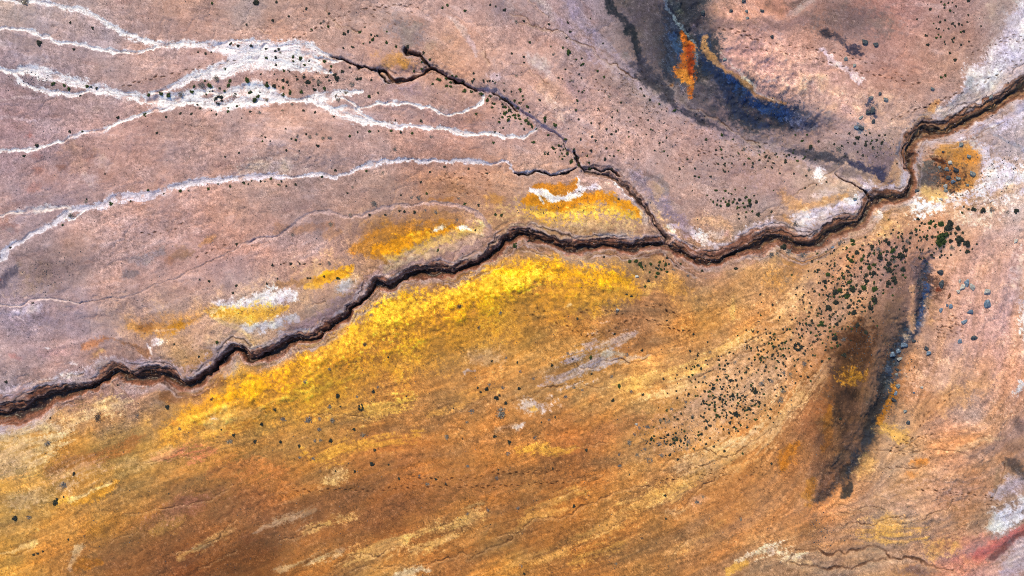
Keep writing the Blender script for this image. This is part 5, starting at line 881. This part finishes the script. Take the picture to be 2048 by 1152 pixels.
# the countless smallest plants
rs = random.Random(5)
for (cx, cy, sx, sy, n_) in [(1690, 570, 66, 62, 420), (1760, 520, 60, 40, 160), (1850, 480, 60, 35, 130), (1630, 650, 50, 50, 140), (1540, 710, 50, 40, 110), (1470, 800, 64, 54, 320), (1430, 790, 90, 80, 260), (1560, 690, 80, 70, 200), (1340, 880, 50, 22, 120), (600, 160, 60, 22, 60), (450, 185, 60, 20, 40), (1020, 230, 50, 40, 70), (960, 170, 40, 20, 30), (1130, 310, 30, 24, 30), (1470, 400, 36, 22, 30), (1310, 535, 40, 14, 40), (1750, 290, 60, 20, 50), (750, 80, 60, 16, 40), (1250, 250, 120, 70, 130), (1450, 320, 130, 40, 90), (1120, 120, 90, 70, 70), (1640, 690, 60, 60, 60), (1890, 50, 50, 40, 40), (640, 560, 60, 8, 10), (1560, 310, 90, 16, 40), (560, 275, 60, 14, 20), (900, 345, 70, 8, 14), (480, 368, 60, 8, 16)]:
    for _ in range(n_):
        rest.append([rs.gauss(cx, sx * .6), rs.gauss(cy, sy * .6), rs.choice([.9, 1.2, 1.5, 1.9, 2.3, 2.8]), rs.choice('gdddk')])
for t_, nm, lb in (('g', "small_green_plants", "countless tiny green plants dotted along banks and thickets"), ('d', "small_dark_plants", "countless tiny blackish plants dotted over the plains"), ('k', "small_dry_tufts", "countless tiny grey dry tufts dotted over the plains")):
    V, F = [], []
    for x, y, rad, tt in rest:
        if {'o': 'd', 'b': 'k', 'p': 'k'}.get(tt, tt) != t_: continue
        wx, wy = world_xy(x, y); r = random.Random(int(x * 13 + y * 7))
        dome_shrub(r, V, F, 14 if rad < 2.2 else 26, ring=False, ctr=(wx, wy, ground_z(x, y) - .01), sc=rad / PXM * 1.3, core=rad >= 1.9 and t_ != 'k')
    o = bpy.data.objects.new(nm, tri_mesh(nm, V, F, MAT_PLANT[t_])); scene.collection.objects.link(o)
    o["kind"] = "stuff"; o["label"] = lb; o["category"] = "plants"

# ---------------------------------------------------------------- rocks
def rock_material(name, a, b_, c_):
    m, nt, b = new_mat(name); co = nd(nt, "ShaderNodeTexCoord").outputs["Object"]; oi = nd(nt, "ShaderNodeObjectInfo")
    c = ramp(nt, noise(nt, co, 2.2, 6, .7), [(.32, a), (.5, b_), (.68, c_)])
    c = mixc(nt, 'MULTIPLY', 1.0, c, ramp(nt, oi.outputs["Random"], [(0, (.7, .72, .75)), (1, (1.25, 1.22, 1.15))]))
    nt.links.new(c, b.inputs["Base Color"]); b.inputs["Roughness"].default_value = .7
    bp = nd(nt, "ShaderNodeBump"); bp.inputs["Strength"].default_value = .7; bp.inputs["Distance"].default_value = .08
    nt.links.new(noise(nt, co, 7, 5, .7), bp.inputs["Height"]); nt.links.new(bp.outputs[0], b.inputs["Normal"])
    return m
MAT_ROCK = {'blue': rock_material("blue_stone", (.035, .05, .075), (.10, .15, .215), (.28, .34, .40)), 'grey': rock_material("grey_stone", (.05, .055, .055), (.16, .18, .18), (.36, .38, .37)),
            'dark': rock_material("dark_stone", (.012, .015, .02), (.035, .045, .055), (.11, .13, .15)), 'pale': rock_material("pale_stone", (.16, .15, .13), (.34, .33, .30), (.60, .58, .54)), 'rust': rock_material("rusty_stone", (.05, .02, .012), (.13, .05, .022), (.24, .15, .10))}
def rock_mesh(seed, mat):
    r = random.Random(seed); bm = bmesh.new(); bmesh.ops.create_icosphere(bm, subdivisions=3, radius=1.0)
    cuts = [(Vector((r.gauss(0, 1), r.gauss(0, 1), r.gauss(.25, .8))).normalized(), r.uniform(.52, .85)) for _ in range(11)]
    for v in bm.verts:
        p = v.co.copy()
        for n_, d_ in cuts:
            e = p.dot(n_) - d_
            if e > 0: p -= n_ * e
        v.co = p
    mx = max(max(abs(v.co.x), abs(v.co.y)) for v in bm.verts)
    for v in bm.verts: v.co /= mx
    me = bpy.data.meshes.new("rock"); bm.to_mesh(me); bm.free(); me.materials.append(mat)
    return me
ROCKM = {(k, s): rock_mesh(s * 7 + len(k), m) for k, m in MAT_ROCK.items() for s in range(4)}
ROCKS = """1975 608 6.5 8.5 .1 blue|pear-shaped blue-grey boulder right of the blue scree;1944 624 6 4.5 -.3 blue|bright blue rounded boulder left of the pear-shaped one;1932 644 6.5 4 -.6 blue|dark blue oblong boulder with a pale lower edge;1936 565 4.5 7.5 .2 blue|tall blue-grey slab at the top of the boulder trio;1928 574 4.5 6.5 .4 pale|pale grey slab leaning at the left of the trio;1947 574 4.5 7.5 -.6 pale|tan slab lying at the right of the trio;1975 583 6 6 .3 pale|pale angular boulder above the pear-shaped one;1906 613 4 4.8 .1 blue|square blue stone right of the scree;1899 611 2.4 4 .2 blue|narrow blue stone beside the square one;1888 620 3 5 .4 blue|slender pale blue stone nearest the scree;1950 676 6.5 4.5 -.2 dark|dark blue boulder standing alone on pink ground;1923 683 4.2 5 .3 blue|ragged blue stone left of the lone dark boulder;1903 592 2.4 7 .3 rust|narrow brown upright stone above the square blue one;1920 583 3.4 4.5 -.5 pale|flat pinkish stone below the boulder trio;1887 544 5.8 5 .2 dark|black boulder at the top of the scree;1889 567 4.5 8 .1 dark|tall blackish rock beside the rusty scree;1923 561 2.4 4 .3 pale|small pinkish stone left of the boulder trio
1818 692 7 5.5 .3 blue|wide blue boulder where the scree forks;1808 704 4.6 4.6 0 blue|round blue boulder below the scree fork;1796 711 5.5 5.5 .2 blue|dark blue boulder on the brown side of the scree;1810 720 6 3.8 -.5 pale|white-topped oblong boulder below the scree fork;1800 732 3.2 3.6 0 dark|small dark stone under the white-topped boulder;1805 742 4.5 3.5 .6 dark|charcoal stone in the ring beside the scree;1802 751 4 3 .2 grey|grey stone at the foot of the charcoal ring;1859 698 4.5 5.5 .5 dark|dark brown half of the twin boulders;1863 707 4.6 4.6 .1 blue|pale blue half of the twin boulders;1804 774 4.4 4.4 .3 grey|rounded grey stone by the orange streak;1799 789 3.2 5 .3 blue|oblong blue stone on the orange streak;1849 776 3 2.6 0 pale|small pale stone on tan ground;1837 683 4.4 3.4 .4 dark|black stone right of the scree fork;1795 802 6.5 4.6 .5 dark|black ragged rock below the orange streak;1821 847 4 4.5 .2 dark|dark stone on ochre ground below the scree;1815 824 3.2 3.6 0 grey|small grey stone on ochre ground below the scree;1834 787 2.4 2 0 blue|tiny lilac stone right of the orange streak
1943 348 6.4 6.8 .3 grey|largest grey boulder on the orange pan;1936 313 4.6 4.6 .2 grey|round grey stone high on the orange pan;1920 290 4.2 5 .1 grey|grey stone at the top edge of the orange pan;1885 304 2.8 2.4 0 dark|tiny dark stone on the orange pan;1900 325 4.4 3.6 .4 pale|white stone in the middle of the orange pan;1911 340 5.6 5.6 .3 dark|dark boulder at the top of the rock pile;1894 338 4.6 4 .2 grey|grey boulder at the left of the rock pile;1898 355 4.8 4.2 .5 dark|blackish boulder in the middle of the rock pile;1916 357 5 4.6 .1 grey|greenish grey boulder at the right of the rock pile;1907 363 5 3.6 -.3 blue|pale blue slab in the rock pile;1892 372 4.2 5 .2 pale|pale upright stone at the foot of the rock pile;1893 381 4 3.6 .1 grey|grey stone lowest in the rock pile;1907 381 3.4 3.4 .2 rust|rusty stone at the lower right of the pile;1887 350 3.6 3.2 .4 rust|rust-red stone inside the rock pile;1902 346 3.2 3.2 0 rust|brown stone between dark pile boulders;1836 381 4.6 3.4 .2 dark|dark stone beside the narrow gully neck;1934 370 3.4 2.6 .2 grey|small grey stone at the lower rim of the pan;1882 398 4 3 .1 pale|pale stone on the salt below the pile;1880 334 3.4 2.6 .5 grey|grey stone on the dark arc of the pan;1872 327 3 2.4 .5 rust|rusty stone on the dark arc of the pan
1730 84 6 7.6 .1 dark|largest black boulder near the top right stain;1752 89 5 6.2 -.3 dark|second black boulder near the top right stain;1693 117 3.8 4.6 .2 grey|grey stone between the two footprint trails;1710 130 3.2 3.8 .1 grey|small lilac stone beside the pink salt streak;1543 74 3.4 4 .2 dark|dark stone at the left end of the trails;1722 235 5.2 3 -.7 grey|slanting grey slab above the speckled ground;1712 255 5 4.4 .2 blue|blue boulder beside the dark speckled ground;1722 256 5.8 5 .3 dark|blackish blue boulder in the pair;1746 221 4.6 7 .1 dark|black upright rock above the speckled ground;1736 225 4.6 4.4 .3 dark|black low rock beside the upright one;1747 243 3.4 5 .2 dark|small black rock below the upright one;1742 195 4.4 3.6 .2 grey|grey stone on pink ground under the trails;1760 187 3 3.4 .1 dark|dark stone under the trails;1771 199 5 5 .2 grey|faint grey boulder on pink ground;1863 178 4.2 3.6 .3 grey|grey stone near the white flats;1406 24 4.4 5 .1 dark|black stone on pink ground beside the blue band;1523 22 4.2 3.6 .1 dark|dark stone near the top edge stain;1460 24 3.4 3.8 .1 dark|small dark stone at the top;1491 24 3.2 3.4 .2 grey|grey stone at the top;1492 39 3 3.2 0 grey|grey stone under the top one;1486 3 4 4 0 dark|dark stone cut by the top edge;1449 119 4 3.4 .3 grey|brownish stone on the orange rim of the blue band;1671 494 3.4 2.6 .3 blue|teal stone on the south bank of the gully;1979 195 3.4 4 .2 grey|grey stone on the white flats;1710 398 4 3.4 0 grey|grey stone on the white shelf above the gully;1272 848 3 2.6 0 pale|pale pebble on the lower ochre;1273 553 3.6 3 .2 pale|white stone under the green seep;1234 619 3 2.6 0 pale|white stone on the dotted trail;2029 482 3.2 5 .2 pale|white upright stone on pink ground at the right"""
for p in ROCKS.replace("\n", ";").split(";"):
    d_, lb = p.split("|"); f = d_.split(); x, y, rx, ry, rot = map(float, f[:5]); k = f[5]; r = random.Random(int(x * 7 + y))
    o = bpy.data.objects.new("boulder" if max(rx, ry) > 4.3 else "stone", ROCKM[k, r.randint(0, 3)]); scene.collection.objects.link(o)
    wx, wy = world_xy(x, y); h = .62 * min(rx, ry) / PXM
    o.location = (wx, wy, ground_z(x, y) + h * .12); o.rotation_euler = (0, 0, -rot); o.scale = (rx / PXM * 1.2, ry / PXM * 1.2, h * 1.3)
    o["label"] = lb; o["category"] = "rock"; o["group"] = "rocks lying on the mineral ground"
# scattered grit and scree
V, F = [], []; rg = random.Random(77)
def pebble(x, y, s):
    wx, wy = world_xy(x, y); z = ground_z(x, y); s /= PXM; b0 = len(V); a0 = rg.uniform(0, 6.28)
    for k in range(5): V.append((wx + s * rg.uniform(.7, 1.2) * math.cos(a0 + k * 1.2566), wy + s * rg.uniform(.7, 1.2) * math.sin(a0 + k * 1.2566), z - .01))
    V.append((wx + rg.uniform(-.3, .3) * s, wy + rg.uniform(-.3, .3) * s, z + s * rg.uniform(.6, 1.1)))
    for k in range(5): F.append((b0 + k, b0 + (k + 1) % 5, b0 + 5))
for _ in range(3600): pebble(rg.uniform(-40, 2090), rg.uniform(-40, 1190), rg.choice([.5, .6, .7, .9, 1.2]))
for (cx, cy, sx, sy, n_) in [(1390, 100, 30, 70, 200), (1540, 220, 70, 25, 200), (1800, 700, 30, 60, 200), (1850, 590, 14, 50, 140), (1890, 350, 26, 24, 160), (1780, 790, 20, 40, 160), (1250, 230, 120, 70, 300), (1450, 310, 120, 40, 200), (1720, 690, 40, 40, 160), (1360, 870, 60, 30, 260), (1480, 790, 60, 50, 260), (1700, 560, 70, 60, 300), (1750, 300, 60, 30, 160), (2000, 340, 50, 40, 200), (100, 545, 40, 30, 100), (70, 160, 30, 10, 90), (700, 165, 80, 14, 60), (1000, 230, 60, 40, 80), (1100, 420, 60, 16, 60), (1640, 1060, 20, 40, 80)]:
    for _ in range(n_): pebble(rg.gauss(cx, sx * .7), rg.gauss(cy, sy * .7), rg.choice([.5, .7, .9, 1.2, 1.5]))
o = bpy.data.objects.new("grit", tri_mesh("grit", V, F, MAT_ROCK['dark'])); scene.collection.objects.link(o)
o["kind"] = "stuff"; o["label"] = "dark grit and small stones strewn over the ground"; o["category"] = "gravel"

# clods slumped from the gully banks
def clod_material():
    m, nt, b = new_mat("mud_clods"); co = nd(nt, "ShaderNodeTexCoord").outputs["Object"]
    nt.links.new(ramp(nt, noise(nt, co, 2.5, 4, .7), [(.35, (.045, .026, .02)), (.5, (.13, .085, .068)), (.7, (.34, .26, .24))]), b.inputs["Base Color"]); b.inputs["Roughness"].default_value = .95
    return m
V, F = [], []
for _ in range(1100):
    p = GL[rg.randint(4, len(GL) - 5)]
    pebble(p[0] + rg.gauss(0, p[2] * .6), p[1] + rg.gauss(0, p[2] * .6), rg.choice([.7, .9, 1.1, 1.5, 2.0]))
o = bpy.data.objects.new("mud_clods", tri_mesh("mud_clods", V, F, clod_material())); scene.collection.objects.link(o)
o["kind"] = "stuff"; o["label"] = "brown clods of slumped mud lying in the main gully"; o["category"] = "rubble"
